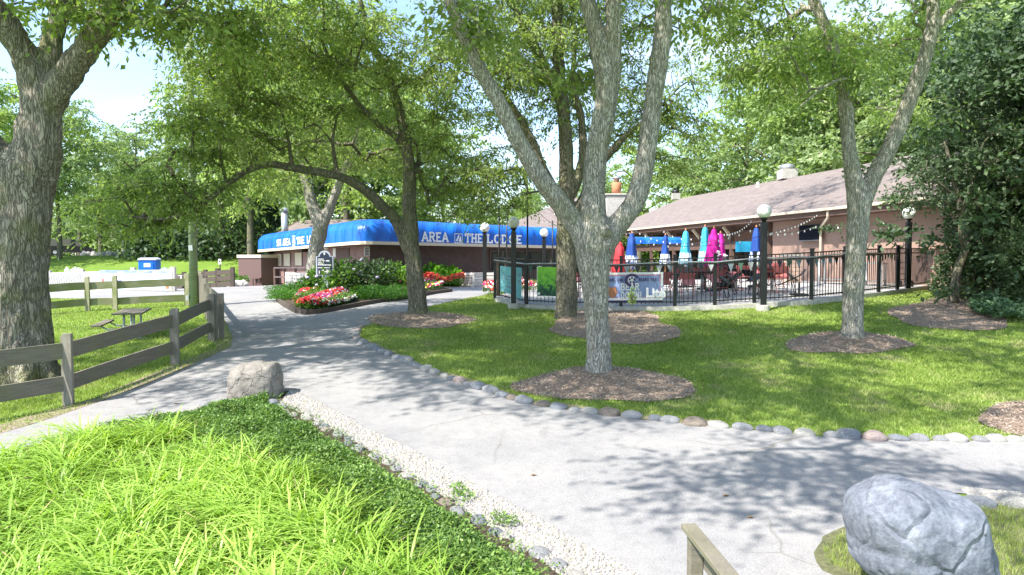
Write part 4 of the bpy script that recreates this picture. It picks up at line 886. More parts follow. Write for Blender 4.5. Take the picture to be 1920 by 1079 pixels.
# ------------------------------------------------------------ globe lamps
def lamp(px,py,gy,gr,lab,base=True,Y=None,H=None):
    p=G(px,py) if Y is None else Vector(((px-960)/F*Y,Y,tz((px-960)/F*Y,Y)))
    top=P(px,gy,p.y).z; t=thing('globe_lamp',lab,'lamp',tuple(p),'globe lamps around the patio'); r=gr*p.y/F
    pw=.155 if Y is None else .16
    mb=MB(); mb.box((p.x,p.y,(p.z+top-r-.1)/2+.06),(pw,pw,top-r-.1-p.z-.1)); mb.build('post',M_black,t,bevel=.01)
    mb=MB(); mb.lathe((p.x,p.y,top-r-.12),[(.06,0),(.06,.08),(.10,.1),(.10,.16)],14); mb.build('collar',M_black,t,True)
    mb=MB(); mb.lathe((p.x,p.y,top),[(r*math.cos(R(a)),r*math.sin(R(a))) for a in range(-84,91,12)],24); mb.build('globe',M_globe,t,True)
    if base: mb=MB(); mb.lathe((p.x,p.y,p.z-.1),[(.18,0),(.18,.24),(.165,.26)],18); mb.build('footing',M_conc,t)
    for s in (-1,1):
        mb=MB(); mb.box((p.x+s*.09,p.y,p.z+.22),(.015,.09,.2)); mb.build('anchor_plate',M_alum,t)
lamp(1430,583,397,13.2,'globe lamp on a concrete footing right of the dark blue umbrella')
lamp(963,579,418,11,'globe lamp standing in front of the teal banner')
lamp(909,551,427,9.2,'globe lamp beside the orange flower bed near the white planters',False)
lamp(1701,548,400,11.5,'globe lamp near the right end of the patio fence',False)
lamp(1020,548,437,8,'smallest farthest globe lamp behind the dark poster section',False,31)
# ------------------------------------------------------------ string-light poles and strings
def cable(pts,sag,n=16):
    out=[]
    for a,b in zip(pts[:-1],pts[1:]):
        for i in range(n): t=i/n; out.append(a.lerp(b,t)-Vector((0,0,4*sag*t*(1-t))))
    return out+[pts[-1]]
def strings(pts,sag,lab,every=.55):
    t=thing('string_lights',lab,'string lights',tuple(pts[0]),'string lights over the patio'); c=cable(pts,sag)
    mb=MB(); mb.tube(c,.009,4); mb.build('cable',M_black,t); acc=0
    for a,b in zip(c[:-1],c[1:]):
        acc+=(b-a).length
        if acc>every:
            acc=0; mb=MB(); mb.lathe((b.x,b.y,b.z-.13),[(.008,.05),(.02,.065),(.022,.085),(.014,.11),(.01,.13)],8); mb.build('bulb',M_globe,t,True)
poles=[]
for px,ty,by,Y,lab in ((936,387,490,23.5,'thin black light pole left of the front globe lamp'),(950,391,490,27,'slimmer grey light pole farther back beside the front globe lamp'),(989,370,579,None,'tall light pole on a wooden post right of the front globe lamp'),(1036,414,490,29,'light pole seen between the far globe lamp and the grey tree')):
    p=G(px,by) if Y is None else Vector(((px-960)/F*Y,Y,tz((px-960)/F*Y,Y))); top=P(px,ty,p.y)
    t=thing('light_pole',lab,'pole',tuple(p),'poles for the string lights'); mb=MB(); mb.tube([p,top],.028,8); mb.build('shaft',M_black,t,True); poles.append(top)
    mb=MB(); mb.box((p.x-.03,p.y+.07,p.z+.68),(.12,.1,1.45)); mb.build('wooden_post',M_woodB,t)
E_=lambda px,off=-.1,dz=-.15: (lambda q: Ept(q.y,off,ZE+dz))(onplane(px,430,Ept(30,0),nB))
strings([P(905,390,26),poles[0],poles[2],P(1060,425,24)],.25,'string of bulbs from the thin poles toward the grey tree')
strings([poles[2],E_(1195)],.6,'long string of bulbs from the tall pole to the far eave')
l1=P(1430,412,fw[6].y)
strings([P(1190,432,30),l1+Vector((0,0,-.15))],.55,'string of bulbs above the blue umbrellas')
strings([P(1178,444,27),l1+Vector((0,0,-.45))],.35,'lower string of bulbs crossing the umbrella tops')
strings([E_(1415),P(1335,434,26),P(1240,430,30)],.35,'string of bulbs running up to the eave above the magenta umbrella')
strings([l1+Vector((0,0,-.4)),E_(1535,-.1,-.25)],.12,'string of bulbs rising from the tall lamp to the eave')
strings([l1+Vector((0,0,-.35)),P(1530,424,24),P(1701,410,G(1701,548).y)],.12,'string of bulbs crossing in front of the television')
# ------------------------------------------------------------ banners on the patio fence
def cloth(p,q,z0,z1,mat,parent,name='cloth',wav=.03,nx=18,nz_=8,out=.12,side=Vector((0,-1,0)),shear=0):
    mb=MB(); 
    def f(u,v): 
        b=p.lerp(q,u); w_=wav*math.sin(u*11+v*4)+wav*.6*math.sin(u*23+v*9); return Vector((b.x,b.y,b.z+z0+(z1-z0)*v+shear*u*(1-v)))+side*(out+w_)
    for i in range(nx):
        for j in range(nz_): u0,u1,v0,v1=i/nx,(i+1)/nx,j/nz_,(j+1)/nz_; mb.face([f(u0,v0),f(u1,v0),f(u1,v1),f(u0,v1)],[(u0,v0),(u1,v0),(u1,v1),(u0,v1)])
    o=mb.build(name,mat,parent,True); bm=bmesh.new(); bm.from_mesh(o.data); bmesh.ops.remove_doubles(bm,verts=bm.verts,dist=1e-4); bm.to_mesh(o.data); bm.free(); return o,f
def patch(f,u0,u1,v0,v1,mat,parent,name,out=.012,side=Vector((0,-1,0)),n=8):
    mb=MB()
    for i in range(n):
        a=u0+(u1-u0)*i/n; b=u0+(u1-u0)*(i+1)/n; mb.face([f(a,v0)+side*out,f(b,v0)+side*out,f(b,v1)+side*out,f(a,v1)+side*out])
    return mb.build(name,mat,parent)
def fenceat(px):
    for i in range(len(fw)-1):
        if FP[i][0]<=px<=FP[i+1][0]:
            r=ray(px,500); a,b=fw[i],fw[i+1]; n=Vector((b.y-a.y,a.x-b.x,0)); t=a.dot(n)/r.dot(n); q=r*t; q=Vector((q.x,q.y,0)); q.z=PZ(q); return q
    return None
M_bluefab=canvas('blue_print_fabric',(.24,.31,.52)); M_pink=simple('pink_print',(.60,.26,.28),.8,.1)
p,q=fenceat(1128),fenceat(1242)
t=thing('sports_banner','blue and white sports banner reading bear down on the fence right of the central trunk','banner',tuple(p))
c_,f=cloth(p,q,.14,.98,M_bluefab,t,wav=.010)
W_=(q-p).length; Hh=.84
for v0,v1,m,nm_ in ((0,.05,M_txtn,'hem'),(.05,.13,M_txtw,'white_band'),(.13,.15,M_pink,'stripe'),(.93,1,M_txtw,'white_band'),(.89,.92,M_pink,'stripe')): patch(f,0,1,v0,v1,m,t,nm_,.006)
patch(f,.965,.995,.05,.93,M_txtw,t,'white_band',.009); patch(f,.945,.96,.1,.9,M_pink,t,'stripe',.009)
def bannertext(txt,u0,u1,v,hv,mat,wt=.17,serif=.1,name='lettering'):
    wid=sum(GL[c][1]+.12 for c in txt)*hv; sx=(u1-u0)*W_/wid/ Hh
    mb=MB(); slab(mb,lambda x,y,o: tuple(f(u0+x*Hh/W_ ,v+y)+Vector((0,-1,0))*(o*.8+.022)),txt,0,0,hv,wt,serif,.12,sx); mb.build(name,mat,t)
bannertext('GAME ON,',.04,.36,.70,.105,M_txtn,.2,0); bannertext('BEARS FANS',.60,.93,.70,.105,M_txtn,.2,0)
bannertext('BEAR',.31,.62,.40,.22,M_txtw,.20,.08); bannertext('DOWN!',.31,.66,.12,.22,M_txtw,.20,.08)
# script-like word at the lower right, from the built-in font
def fontmesh(txt,size,M,mat,parent,name='lettering',off=.012):
    cu=bpy.data.curves.new('t','FONT'); cu.body=txt; cu.size=size; cu.offset=off*size; cu.extrude=.002; cu.resolution_u=3; ob=bpy.data.objects.new('t',cu); COL.objects.link(ob)
    dg=bpy.context.evaluated_depsgraph_get(); me=bpy.data.meshes.new_from_object(ob.evaluated_get(dg)); bpy.data.objects.remove(ob)
    off_=rootloc(parent); me.transform(Matrix.Translation(-off_)@M); me.materials.clear(); return link(name,me,mat,parent)
du=(q-p).normalized(); Mf=Matrix.Translation(f(.72,.18)+Vector((0,-.05,0)))@Matrix((( du.x,0,-du.y,0),(du.y,0,du.x,0),(0,1,0,0),(0,0,0,1)))
Mf=Matrix(((du.x,0,0,f(.71,.17).x),(du.y,0,-1,f(.71,.17).y-.075),(0,1,0,f(.71,.17).z),(0,0,0,1)))
fontmesh('Lite',.36,Mf,M_txtw,t,off=.04)
mb=MB(); cc=f(.49,.74)+Vector((0,-.02,0))
for r0,r1,yy in ((.12,.15,0),(.155,.185,.004)):
    for i in range(24):
        a,b=2*math.pi*i/24,2*math.pi*(i+1)/24; mb.face([cc+Vector((math.cos(a)*r0*1.15,-.01-yy,math.sin(a)*r0)),cc+Vector((math.cos(b)*r0*1.15,-.01-yy,math.sin(b)*r0)),cc+Vector((math.cos(b)*r1*1.15,-.01-yy,math.sin(b)*r1)),cc+Vector((math.cos(a)*r1*1.15,-.01-yy,math.sin(a)*r1))])
for i in range(5):
    a=R(90+72*i); c2=cc+Vector((math.cos(a)*.07,-.02,math.sin(a)*.07)); mb.face([c2+Vector((-.03,0,-.03)),c2+Vector((.03,0,-.03)),c2+Vector((.02,0,.03)),c2+Vector((-.02,0,.03))])
mb.build('round_emblem',M_txtn,t)
mb=MB(); cc=f(.49,.74)+Vector((0,-.016,0)); mb.face([cc+Vector((math.cos(2*math.pi*i/20)*.115,0,math.sin(2*math.pi*i/20)*.11)) for i in range(20)]); mb.build('emblem_ground',M_txtw,t)
mb=MB(); cc=f(.17,.33)+Vector((0,-.03,0)); pts=[(0,-.16),(.07,-.15),(.11,-.06),(.15,-.03),(.13,.04),(.10,.09),(.12,.14),(.07,.15),(0,.13),(-.07,.16),(-.12,.12),(-.10,.05),(-.12,-.05),(-.06,-.13)]
mb.face([cc+Vector((x,0,z)) for x,z in pts]); mb.build('orange_bear_emblem',M_orange,t)
# teal banner
M_txtgrey=simple('grey_lettering',(.16,.26,.30),.7,.1)
p,q=fenceat(938),fenceat(978)
t=thing('teal_banner','faded teal banner hanging loose behind the front globe lamp','banner',tuple(p))
c_,f=cloth(p,q,.28,1.08,M_teal,t,wav=.04,shear=-.16)
for u0,u1,v0,v1 in ((.3,.62,.62,.68),(.28,.7,.5,.56),(.35,.66,.40,.45),(.1,.2,.7,.78),(.1,.2,.5,.58),(.15,.9,.08,.13),(.82,.92,.72,.8),(.82,.92,.5,.6),(.3,.55,.22,.3)): patch(f,u0,u1,v0,v1,M_txtgrey,t,'print',.01,n=4)
# green poster: plain splashes of green and a dark mass, no figure
p,q=fenceat(1007),fenceat(1049)
def poster_mat():
    m,n,b=nodes('green_poster_print'); uv=add(n,'ShaderNodeUVMap'); f_=noise_(n,uv.outputs[0],5,5,.7,.8); s=add(n,'ShaderNodeSeparateXYZ'); n.links.new(uv.outputs[0],s.inputs[0])
    g1=add(n,'ShaderNodeMath',operation='MULTIPLY_ADD'); n.links.new(s.outputs[1],g1.inputs[0]); g1.inputs[1].default_value=.45; n.links.new(f_,g1.inputs[2])
    n.links.new(ramp(n,g1.outputs[0],[(.45,(.01,.035,.03)),(.62,(.03,.12,.06)),(.7,(.14,.42,.04)),(.95,(.25,.6,.06))]),b.inputs['Base Color']); b.inputs['Roughness'].default_value=.7; return m
t=thing('green_poster','green and black printed poster with pale edges on the fence left of the grey tree','poster',tuple(p))
c_,f=cloth(p,q,.27,1.13,poster_mat(),t,wav=.012)
patch(f,0,1,-.02,.012,M_txtw,t,'edge',.006); patch(f,-.015,.015,0,1,M_txtw,t,'edge',.009,n=1); patch(f,.03,.13,.04,.13,M_txtw,t,'caption_box',.012,n=2)
# ------------------------------------------------------------ closed umbrellas
def umbrella(px,ty,Y,mat,lab,ln=1.35,wd=.24,band=None,writing=None,wy=.5):
    x=(px-960)/F*Y; z0=PZ((x,Y)); zt=P(px,ty,Y).z; t=thing('patio_umbrella',lab,'umbrella',(x,Y,z0),'closed umbrellas on the patio')
    mb=MB(); mb.tube([(x,Y,z0),(x,Y,zt-.03)],.022,8); mb.build('pole',simple('varnished_pole',(.42,.19,.07),.5,.2),t,True)
    fold=lambda j,z: 1+.22*math.cos(j*math.pi/2)+.06*math.sin(j*2.1+z*3)
    pr=[(.02,0),(.055,-.03),(.09,-.1),(.10,-.2),(wd*.42,-.21),(wd*.5,-.5),(wd*.62,-ln*.6),(wd*.8,-ln*.85),(wd*.82,-ln)]
    top=zt-.04; mb=MB(); mb.lathe((x,Y,top),pr,16,fold); mb.build('canopy',mat,t,True)
    if band: mb=MB(); mb.lathe((x,Y,top),[(wd*.64,-ln*.62),(wd*.82,-ln*.85),(wd*.85,-ln*1.005)],16,lambda j,z:(1+.22*math.cos(j*math.pi/2)+.06*math.sin(j*2.1+z*3)) ); mb.build('printed_band',band,t,True)
    if writing:
        Mw=Matrix(((0,0,0,0),)*4); M_=Matrix(((.25,.97,0,x-wd*.30),(0,0,-1,Y-wd*1.02),(.97,-.25,0,top-ln*.92),(0,0,0,1)))
        fontmesh(writing,.24,M_,M_txtw,t,'script_lettering',.02)
    mb=MB(); mb.lathe((x,Y,zt-.05),[(.02,0),(.035,.03),(.03,.07),(.01,.1)],10); mb.build('finial',M_orange,t,True)
    mb=MB(); mb.lathe((x,Y,z0),[(.28,0),(.28,.06),(.06,.1),(.05,.3)],16); mb.build('stand',M_black,t)
    return t
def printed(name,a,b_):
    m,n,b=nodes(name); f=noise_(n,coords(n,(5,5,2.5)),3.0,3,.5); n.links.new(ramp(n,f,[(.44,a),(.54,b_)]),b.inputs['Base Color']); b.inputs['Roughness'].default_value=.75; return m
cN=canvas('navy_canvas',(.012,.06,.28)); cC=canvas('cyan_canvas',(.05,.42,.66)); cM=canvas('magenta_canvas',(.55,.008,.28)); cR=canvas('red_canvas',(.55,.03,.04)); cPale=printed('pale_print_canvas',(.10,.42,.62),(.62,.74,.78)); cWh=printed('white_blue_print',(.02,.08,.30),(.70,.72,.74))
umbrella(1162,452,27,cR,'closed red umbrella peeking out right of the central trunk',1.25,.32)
umbrella(1184,436,27.5,cN,'closed dark blue umbrella beside the red one',1.45,.30,cWh)
umbrella(1247,440,29.5,cN,'thin dark blue closed umbrella with white printed hem',1.3,.24,cWh)
umbrella(1285,431,26,cC,'light blue closed umbrella with pale lower half, left of its twin',1.35,.26,cPale)
umbrella(1321,424,24.5,cC,'light blue closed umbrella touching the magenta ones',1.4,.24,cPale)
umbrella(1338,427,23.6,cM,'larger magenta closed umbrella with white script',1.3,.34,None,'Reds')
umbrella(1350,436,25,cM,'smaller magenta closed umbrella behind the larger one',1.3,.28,None,'Rosé')
umbrella(1417,425,24.5,cN,'dark blue closed umbrella next to the tall lamp post',1.4,.26,cWh)
# ------------------------------------------------------------ folding chairs tipped against tables
def make_chair(mat,lab,name='folding_chair'):
    t=thing(name,lab,'chair',(0,0,0),'folding chairs on the patio')
    for s in (-.21,.21):
        mb=MB(); mb.tube([(s,-.05,.84),(s,-.02,.6),(s,.16,.3),(s,.34,.0)],.013,6); mb.build('leg',mat,t,True)
        mb=MB(); mb.tube([(s*.88,.22,.45),(s*.88,.0,.25),(s*.88,-.26,0)],.013,6); mb.build('leg',mat,t,True)
    mb=MB(); N=6
    pts=[(-.21+.42*i/N,-.055-.03*math.sin(math.pi*i/N)) for i in range(N+1)]
    for (xa,ya),(xb,yb_) in zip(pts[:-1],pts[1:]): mb.face([(xa,ya+.01,.62),(xb,yb_+.01,.62),(xb,yb_,.84),(xa,ya,.84)]); mb.face([(xa,ya+.03,.62),(xa,ya+.02,.84),(xb,yb_+.02,.84),(xb,yb_+.03,.62)])
    mb.build('backrest',mat,t,True)
    mb=MB(); mb.box((0,.14,.44),(.38,.40,.025),rx=R(5)); mb.build('seat',mat,t,bevel=.01)
    mb=MB(); mb.tube([(-.19,-.22,.05),(.19,-.22,.05)],.01,6); mb.tube([(-.2,.3,.06),(.2,.3,.06)],.01,6); mb.build('stretcher',mat,t)
    return t
cr0=make_chair(M_redm,'x'); cb0=make_chair(M_black,'x')
CH=[(1243,566,0,25,'r','red folding chair tipped forward just right of the sports banner'),(1290,568,-18,28,'r','red folding chair tipped against the table under the left light blue umbrella'),(1334,562,20,30,'r','red folding chair leaning left of the magenta umbrella'),
(1376,553,35,26,'r','red folding chair leaning behind the black ones'),(1398,551,-35,24,'r','red folding chair facing right behind the fence post'),(1440,556,10,20,'r','red folding chair directly behind the tall lamp'),(1465,557,-25,22,'r','red folding chair just right of the tall lamp'),(1352,566,55,34,'b','black folding chair slumped in front of the red ones'),
(1366,560,62,30,'b','second black folding chair slumped beside the first'),(1420,560,-62,32,'b','black folding chair leaning beside the fence post left of the lamp'),(1478,560,60,32,'b','black folding chair propped at the right end of the chairs'),(1085,560,20,12,'r','red folding chair glimpsed between the two trunks'),(1262,558,30,18,'r','red folding chair half hidden behind the post right of the banner'),(1310,556,-10,24,'r','red folding chair behind the left light blue umbrella pole'),(1355,549,-30,22,'r','red folding chair farther back under the smaller magenta umbrella'),(1418,548,25,22,'r','red folding chair behind the post left of the tall lamp'),(1456,550,-5,10,'r','upright red folding chair behind the one right of the tall lamp'),(1310,558,160,20,'b','black folding chair behind the pedestal tables'),(1275,556,150,15,'b','black folding chair with pale edges behind the fence post')]
u1={'r':False,'b':False}
for px,py,rz,tilt,cl,lab in CH:
    src=cr0 if cl=='r' else cb0; o=src if not u1[cl] else copy_tree(src); u1[cl]=True
    p=G(px,py); z=PZ(p); o.location=(p.x,p.y,z+.09); o.rotation_euler=(R(-tilt) if False else R(tilt),0,R(rz)); o.rotation_mode='XYZ'; o['label']=lab
def make_table(px,py,lab,s=.7,h=.74):
    p=G(px,py); z=PZ(p); t=thing('patio_table',lab,'table',(p.x,p.y,z),'pedestal tables on the patio')
    mb=MB(); mb.box((p.x,p.y,z+h),(s,s,.035)); mb.build('table_top',M_dark,t,bevel=.008)
    mb=MB(); mb.cyl((p.x,p.y,z+.03),(p.x,p.y,z+h-.02),.05,10); mb.build('pedestal',M_alum,t,True)
    mb=MB(); mb.box((p.x,p.y,z+.02),(.5,.08,.03)); mb.box((p.x,p.y,z+.045),(.08,.5,.02)); mb.build('foot',M_alum,t)
make_table(1268,565,'dark square table at the post right of the sports banner'); make_table(1316,560,'dark square table under the light blue umbrellas'); make_table(1378,550,'dark square table under the smaller magenta umbrella'); make_table(1447,556,'dark square table behind the tall lamp'); make_table(1222,556,'dark square table hidden behind the sports banner')
# big black propane-heater-like covered things and an upright rolled chair stack
p=G(1358,548); z=PZ(p); mb=MB(); mb.lathe((p.x,p.y,z),[(.35,0),(.36,.5),(.3,.85),(.12,1.05),(.03,1.1)],14,lambda j,zz:1+.12*math.sin(j*1.9+zz*4)); tag(mb.build('covered_heater',M_rubber,None,True),'black cloth-covered heater behind the chairs under the magenta umbrella','heater')
p=G(1100,566); z=PZ(p)
bk0=thing('metal_armchair','black metal armchair between the two trunks','chair',(p.x,p.y,z)); mb=MB(); 
for sx in (-.25,.25):
    for sy in (-.25,.25): mb.tube([(p.x+sx,p.y+sy,z),(p.x+sx,p.y+sy,z+(.95 if sy>0 else .65))],.018,6)
mb.build('frame',M_black,bk0); mb=MB(); mb.box((p.x,p.y,z+.44),(.5,.5,.03)); mb.build('seat',M_black,bk0); mb=MB(); [mb.box((p.x-.2+.08*i,p.y+.25,z+.7),(.025,.015,.45)) for i in range(6)]; mb.build('backrest',M_black,bk0)
# stainless tables and brick pillar at the right of the patio
def leg_table(px0,px1,Y0,Y1,h,lab,mt,ml):
    a=Vector(((px0-960)/F*Y0,Y0,0)); b=Vector(((px1-960)/F*Y1,Y1,0)); z=PZ((a+b)/2); a.z=b.z=z; t=thing('serving_table',lab,'table',tuple((a+b)/2)); up=Vector((0,0,h))
    mb=MB(); mb.bar(a+up,b+up,.6,.04); mb.build('table_top',mt,t); d=(b-a).normalized(); n=Vector((-d.y,d.x,0))
    for e in (a+d*.06,b-d*.06):
        for s in (-.26,.26): mb=MB(); mb.bar(e+n*s,e+n*s+up-Vector((0,0,.02)),.05,.05); mb.build('leg',ml,t)
    mb=MB(); mb.bar(a+Vector((0,0,.18)),b+Vector((0,0,.18)),.5,.03); mb.build('lower_shelf',mt,t)
leg_table(1538,1592,26,25.2,.86,'long pale metal table by the pink wall left of the lone forked tree',M_alum,M_white)
leg_table(1618,1660,24.9,24.4,.80,'pale metal table by the pink wall right of the lone forked tree',M_alum,M_white)
p=Vector(((1484-960)/F*27.5,27.5,0)); z=PZ(p); t=thing('brick_pillar','short pale brick pillar standing against the pink wall','pillar',(p.x,p.y,z)); mb=MB()
for i in range(7): mb.box((p.x+(.008 if i%2 else 0),p.y,z+.075+i*.15),(.62,.4,.14))
mb.build('brickwork',simple('pale_brick',(.50,.36,.28),.9,.25),t,bevel=.01); mb=MB(); mb.box((p.x,p.y,z+1.1),(.72,.5,.07)); mb.build('cap',M_conc,t)
p=G(1498,562); z=PZ(p); t=thing('umbrella_stand','empty black umbrella stand on the patio left of the lone forked tree','umbrella stand',(p.x,p.y,z)); mb=MB(); mb.box((p.x,p.y,z+.03),(.42,.42,.05)); mb.build('base',M_black,t,bevel=.01); mb=MB(); mb.cyl((p.x,p.y,z+.05),(p.x,p.y,z+.38),.03,10); mb.build('tube',M_black,t)
p=Vector(((1697-960)/F*24.0,24.0,0)); z=PZ(p); t=thing('hand_truck','dark wheeled frame parked at the fence near the right globe lamp','hand truck',(p.x,p.y,z)); mb=MB()
for s in (-.18,.18): mb.tube([(p.x+s,p.y,z+.1),(p.x+s,p.y,z+.95)],.018,6)
for k in range(4): mb.tube([(p.x-.18,p.y,z+.25+.2*k),(p.x+.18,p.y,z+.25+.2*k)],.012,6)
mb.build('frame',M_black,t)
for s in (-.2,.2): mb=MB(); mb.cyl((p.x+s-.03,p.y-.05,z+.11),(p.x+s+.03,p.y-.05,z+.11),.11,14); mb.build('wheel',M_rubber,t)
p=G(1762,542); mb=MB(); mb.box((p.x,p.y,p.z+.09),(.5,.3,.18)); tag(mb.build('black_box',M_rubber,bevel=.04),'low black box on the ground at the fence corner','box')
# blue panel painted as light through the porch windows, then a small awning
p=P(1396,463,33); mb=MB(); mb.box((p.x,p.y,p.z),(.85,.05,.5)); tag(mb.build('window_light_panel',canvas('cyan_window_light',(.02,.30,.50)),None),'small bright blue panel standing in for window light under the porch right of the magenta umbrellas','sign')
p=P(1232,447,36)
t=thing('porch_awning','small blue barrel awning deep under the porch behind the thin blue umbrella','awning',tuple(p)); mb=MB()
pr=[(0,.36),(.25,.33),(.42,.2),(.46,0)]
for i in range(3): mb.face([(p.x-1.2,p.y-pr[i][0],p.z-.3+pr[i][1]),(p.x+1.2,p.y-pr[i][0],p.z-.3+pr[i][1]),(p.x+1.2,p.y-pr[i+1][0],p.z-.3+pr[i+1][1]),(p.x-1.2,p.y-pr[i+1][0],p.z-.3+pr[i+1][1])],[(0,0),(3,0),(3,1),(0,1)])
mb.build('canopy',M_awn,t,True)
# ------------------------------------------------------------ plank fences on the left
def post(parent,p,h,mat,w_=.13,double=True,rz=0):
    mat=M_woodGP if mat is M_woodG else M_woodP
    mb=MB(); mb.box((p.x,p.y,p.z+h/2-.05),(w_,.055,h+.1),rz); 
    if double: mb.box((p.x-.09*math.cos(rz)-.0,p.y+.07,p.z+h/2-.07),(.06,.10,h+.06),rz)
    return mb.build('post',mat,parent,bevel=.008)
def plank(parent,a,b,z0,z1,mat,off):
    d=(b-a).normalized(); n=Vector((-d.y,d.x,0)).normalized()*off; r_=rng.uniform(-.012,.012,2)
    mb=MB(); N=6; A=a+n; B=b+n
    for i in range(N):   # slightly warped board
        p=A.lerp(B,i/N); q=A.lerp(B,(i+1)/N); s0=.012*math.sin(3*i/N+r_[0]*90); s1=.012*math.sin(3*(i+1)/N+r_[0]*90); nn=n.normalized()*.018
        for (u,v) in ((0,1),):
            P0=[p-nn+Vector((0,0,z0+s0)),q-nn+Vector((0,0,z0+s1)),q+nn+Vector((0,0,z0+s1)),p+nn+Vector((0,0,z0+s0))]; P1=[x+Vector((0,0,z1-z0)) for x in P0]
            mb.face(P0[::-1]); mb.face(P1); mb.face([P0[0],P0[1],P1[1],P1[0]]); mb.face([P0[2],P0[3],P1[3],P1[2]])
            if i==0: mb.face([P0[3],P0[0],P1[0],P1[3]])
            if i==N-1: mb.face([P0[1],P0[2],P1[2],P1[1]])
    return mb.build('rail',mat,parent)
def plankfence(px,h,mat,lab,rails,lead=None,off=.05):
    ps=[G(*a) if not isinstance(a,Vector) else a for a in px]; t=thing('plank_fence',lab,'fence',tuple(ps[0]))
    for i,p in enumerate(ps): post(t,p,h if not isinstance(h,list) else h[i],mat)
    for i in range(len(ps)-1):
        for z0,z1 in rails: plank(t,ps[i],ps[i+1],z0,z1,mat,off)
    return ps
ls=G(-420,870); 
nf=plankfence([ls,(130,762),(330,686),(398,641),(403,640)],1.05,M_wood,'weathered grey two-rail plank fence running beside the path in the left foreground',[(.22,.44),(.69,.92)])
r0=G(400,641); 
plankfence([Vector((r0.x+.05,r0.y+.3,r0.z)),G(391,600),G(385,588),G(378,576),G(376,566)],1.05,M_wood,'short grey plank fence going straight away from the path toward the pole',[(.22,.44),(.69,.92)],off=-.05)
plankfence([(-260,625),(-60,606),(66,593),(165,584),(217,582),(352,575),(376,573)],1.08,M_woodG,'mossy green plank fence crossing behind the picnic table',[(.16,.38),(.66,.90)])
# utility pole
p=G(364,576); t=thing('utility_pole','tall greenish wooden pole standing at the fence corner','pole',tuple(p)); mb=MB(); tp=P(352,-60,p.y); mb.tube([p-Vector((0,0,.2)),p.lerp(tp,.5),tp],[.135,.12,.10],14); mb.build('shaft',M_pole,t,True); mb=MB(); mb.box((p.x-.17,p.y-.05,p.z+.3),(.1,.12,.16)); mb.build('outlet_box',M_alum,t)
mb=MB(); mb.box((p.x,p.y-.16,p.z+1.9),(.13,.03,.18)); mb.build('metal_plate',M_alum,t)
# picnic table
pc=G(216,645); yaw=R(14); Mt=Matrix.Translation(pc+Vector((-.15,1.0,0)))@Matrix.Rotation(R(21),4,'Z'); s=.86; Mt=Mt@Matrix.Scale(s,4)
t=thing('picnic_table','grey wooden picnic table with curved metal legs on the grass behind the fence','picnic table',tuple(Mt.translation)); M_leg=simple('grey_painted_tube',(.30,.34,.36),.45,.15)
mb=MB(); [mb.box((-.29+.145*i,0,.76),(.137,1.95,.045),M=Mt) for i in range(5)]; mb.build('table_top',M_wood,t,bevel=.006)
for sx in (-1,1):
    mb=MB(); [mb.box((sx*(.66+.125*i),0,.46),(.118,1.95,.045),M=Mt) for i in range(2)]; mb.build('bench',M_wood,t,bevel=.006)
for sy in (-.62,.62):
    for sx in (-1,1):
        mb=MB(); mb.tube([Mt@Vector(v) for v in ((sx*.12,sy,.73),(sx*.12,sy,.25),(sx*.22,sy,.08),(sx*.5,sy,.03),(sx*.72,sy,.02))],.024,8); mb.tube([Mt@Vector(v) for v in ((sx*.12,sy,.30),(sx*.5,sy,.33),(sx*.70,sy,.44))],.022,8); mb.build('leg',M_leg,t,True)
# ------------------------------------------------------------ boulders
def boulder(name,c,dims,mat,lab,seed,rz=0,cuts=7,amp=.14,cat='boulder',sub=5,flat=.0):
    bm=bmesh.new(); bmesh.ops.create_icosphere(bm,subdivisions=sub,radius=1); r=random.Random(seed); planes=[]
    for i in range(cuts):
        n=Vector((r.uniform(-1,1),r.uniform(-1,1),r.uniform(-.5,1))).normalized(); planes.append((n,r.uniform(.62,.86)))
    for v in bm.verts:
        p=v.co.copy()
        for n,d in planes:
            e=p.dot(n)-d
            if e>0: p-=n*e*.88
        q=p*1.4+Vector((seed,0,0)); f=1+amp*noise.fractal(q,1.0,2.1,4)+.035*noise.fractal(q*5,1,2,3)
        v.co=Vector((p.x*f*dims[0],p.y*f*dims[1],p.z*f*dims[2]))
    me=bpy.data.meshes.new(name); bm.to_mesh(me); bm.free(); me.polygons.foreach_set('use_smooth',[True]*len(me.polygons))
    o=link(name,me,mat); o.location=c; o.rotation_euler=(0,0,rz); return tag(o,lab,cat)
def shaped(name,c,outline,depth,mat,lab,seed):   # boulder lofted from a silhouette: outline (x,z) as fractions in metres
    bm=bmesh.new(); bmesh.ops.create_icosphere(bm,subdivisions=6,radius=1); 
    ang=[math.atan2(z,x) for x,z in outline]; rad=[math.hypot(x,z) for x,z in outline]; o_=sorted(zip(ang,rad)); A=np.array([a for a,_ in o_]); Rr=np.array([r_ for _,r_ in o_]); A=np.concatenate([A-2*np.pi,A,A+2*np.pi]); Rr=np.tile(Rr,3)
    for v in bm.verts:
        x,y,z=v.co; a=math.atan2(z,x); h=math.hypot(x,z); rr=float(np.interp(a,A,Rr)); hp=h**.75 if h>0 else 0; yy=math.copysign(abs(y)**.8,y)
        q=Vector((x,y,z))*1.6+Vector((seed,3,0)); f=1+.045*noise.fractal(q*.8,1,2.1,3); k=.014*noise.fractal(q*3,1,2.2,5)-.01*max(0,noise.noise(q*2.2)-.25)
        v.co=Vector((math.cos(a)*rr*hp*f,yy*depth*f+k,math.sin(a)*rr*hp*f+k))
    me=bpy.data.meshes.new(name); bm.to_mesh(me); bm.free(); me.polygons.foreach_set('use_smooth',[True]*len(me.polygons)); o=link(name,me,mat); o.location=c; return tag(o,lab,'boulder')
yb_=4.55; c=P(1722,1015,yb_); k=yb_/F
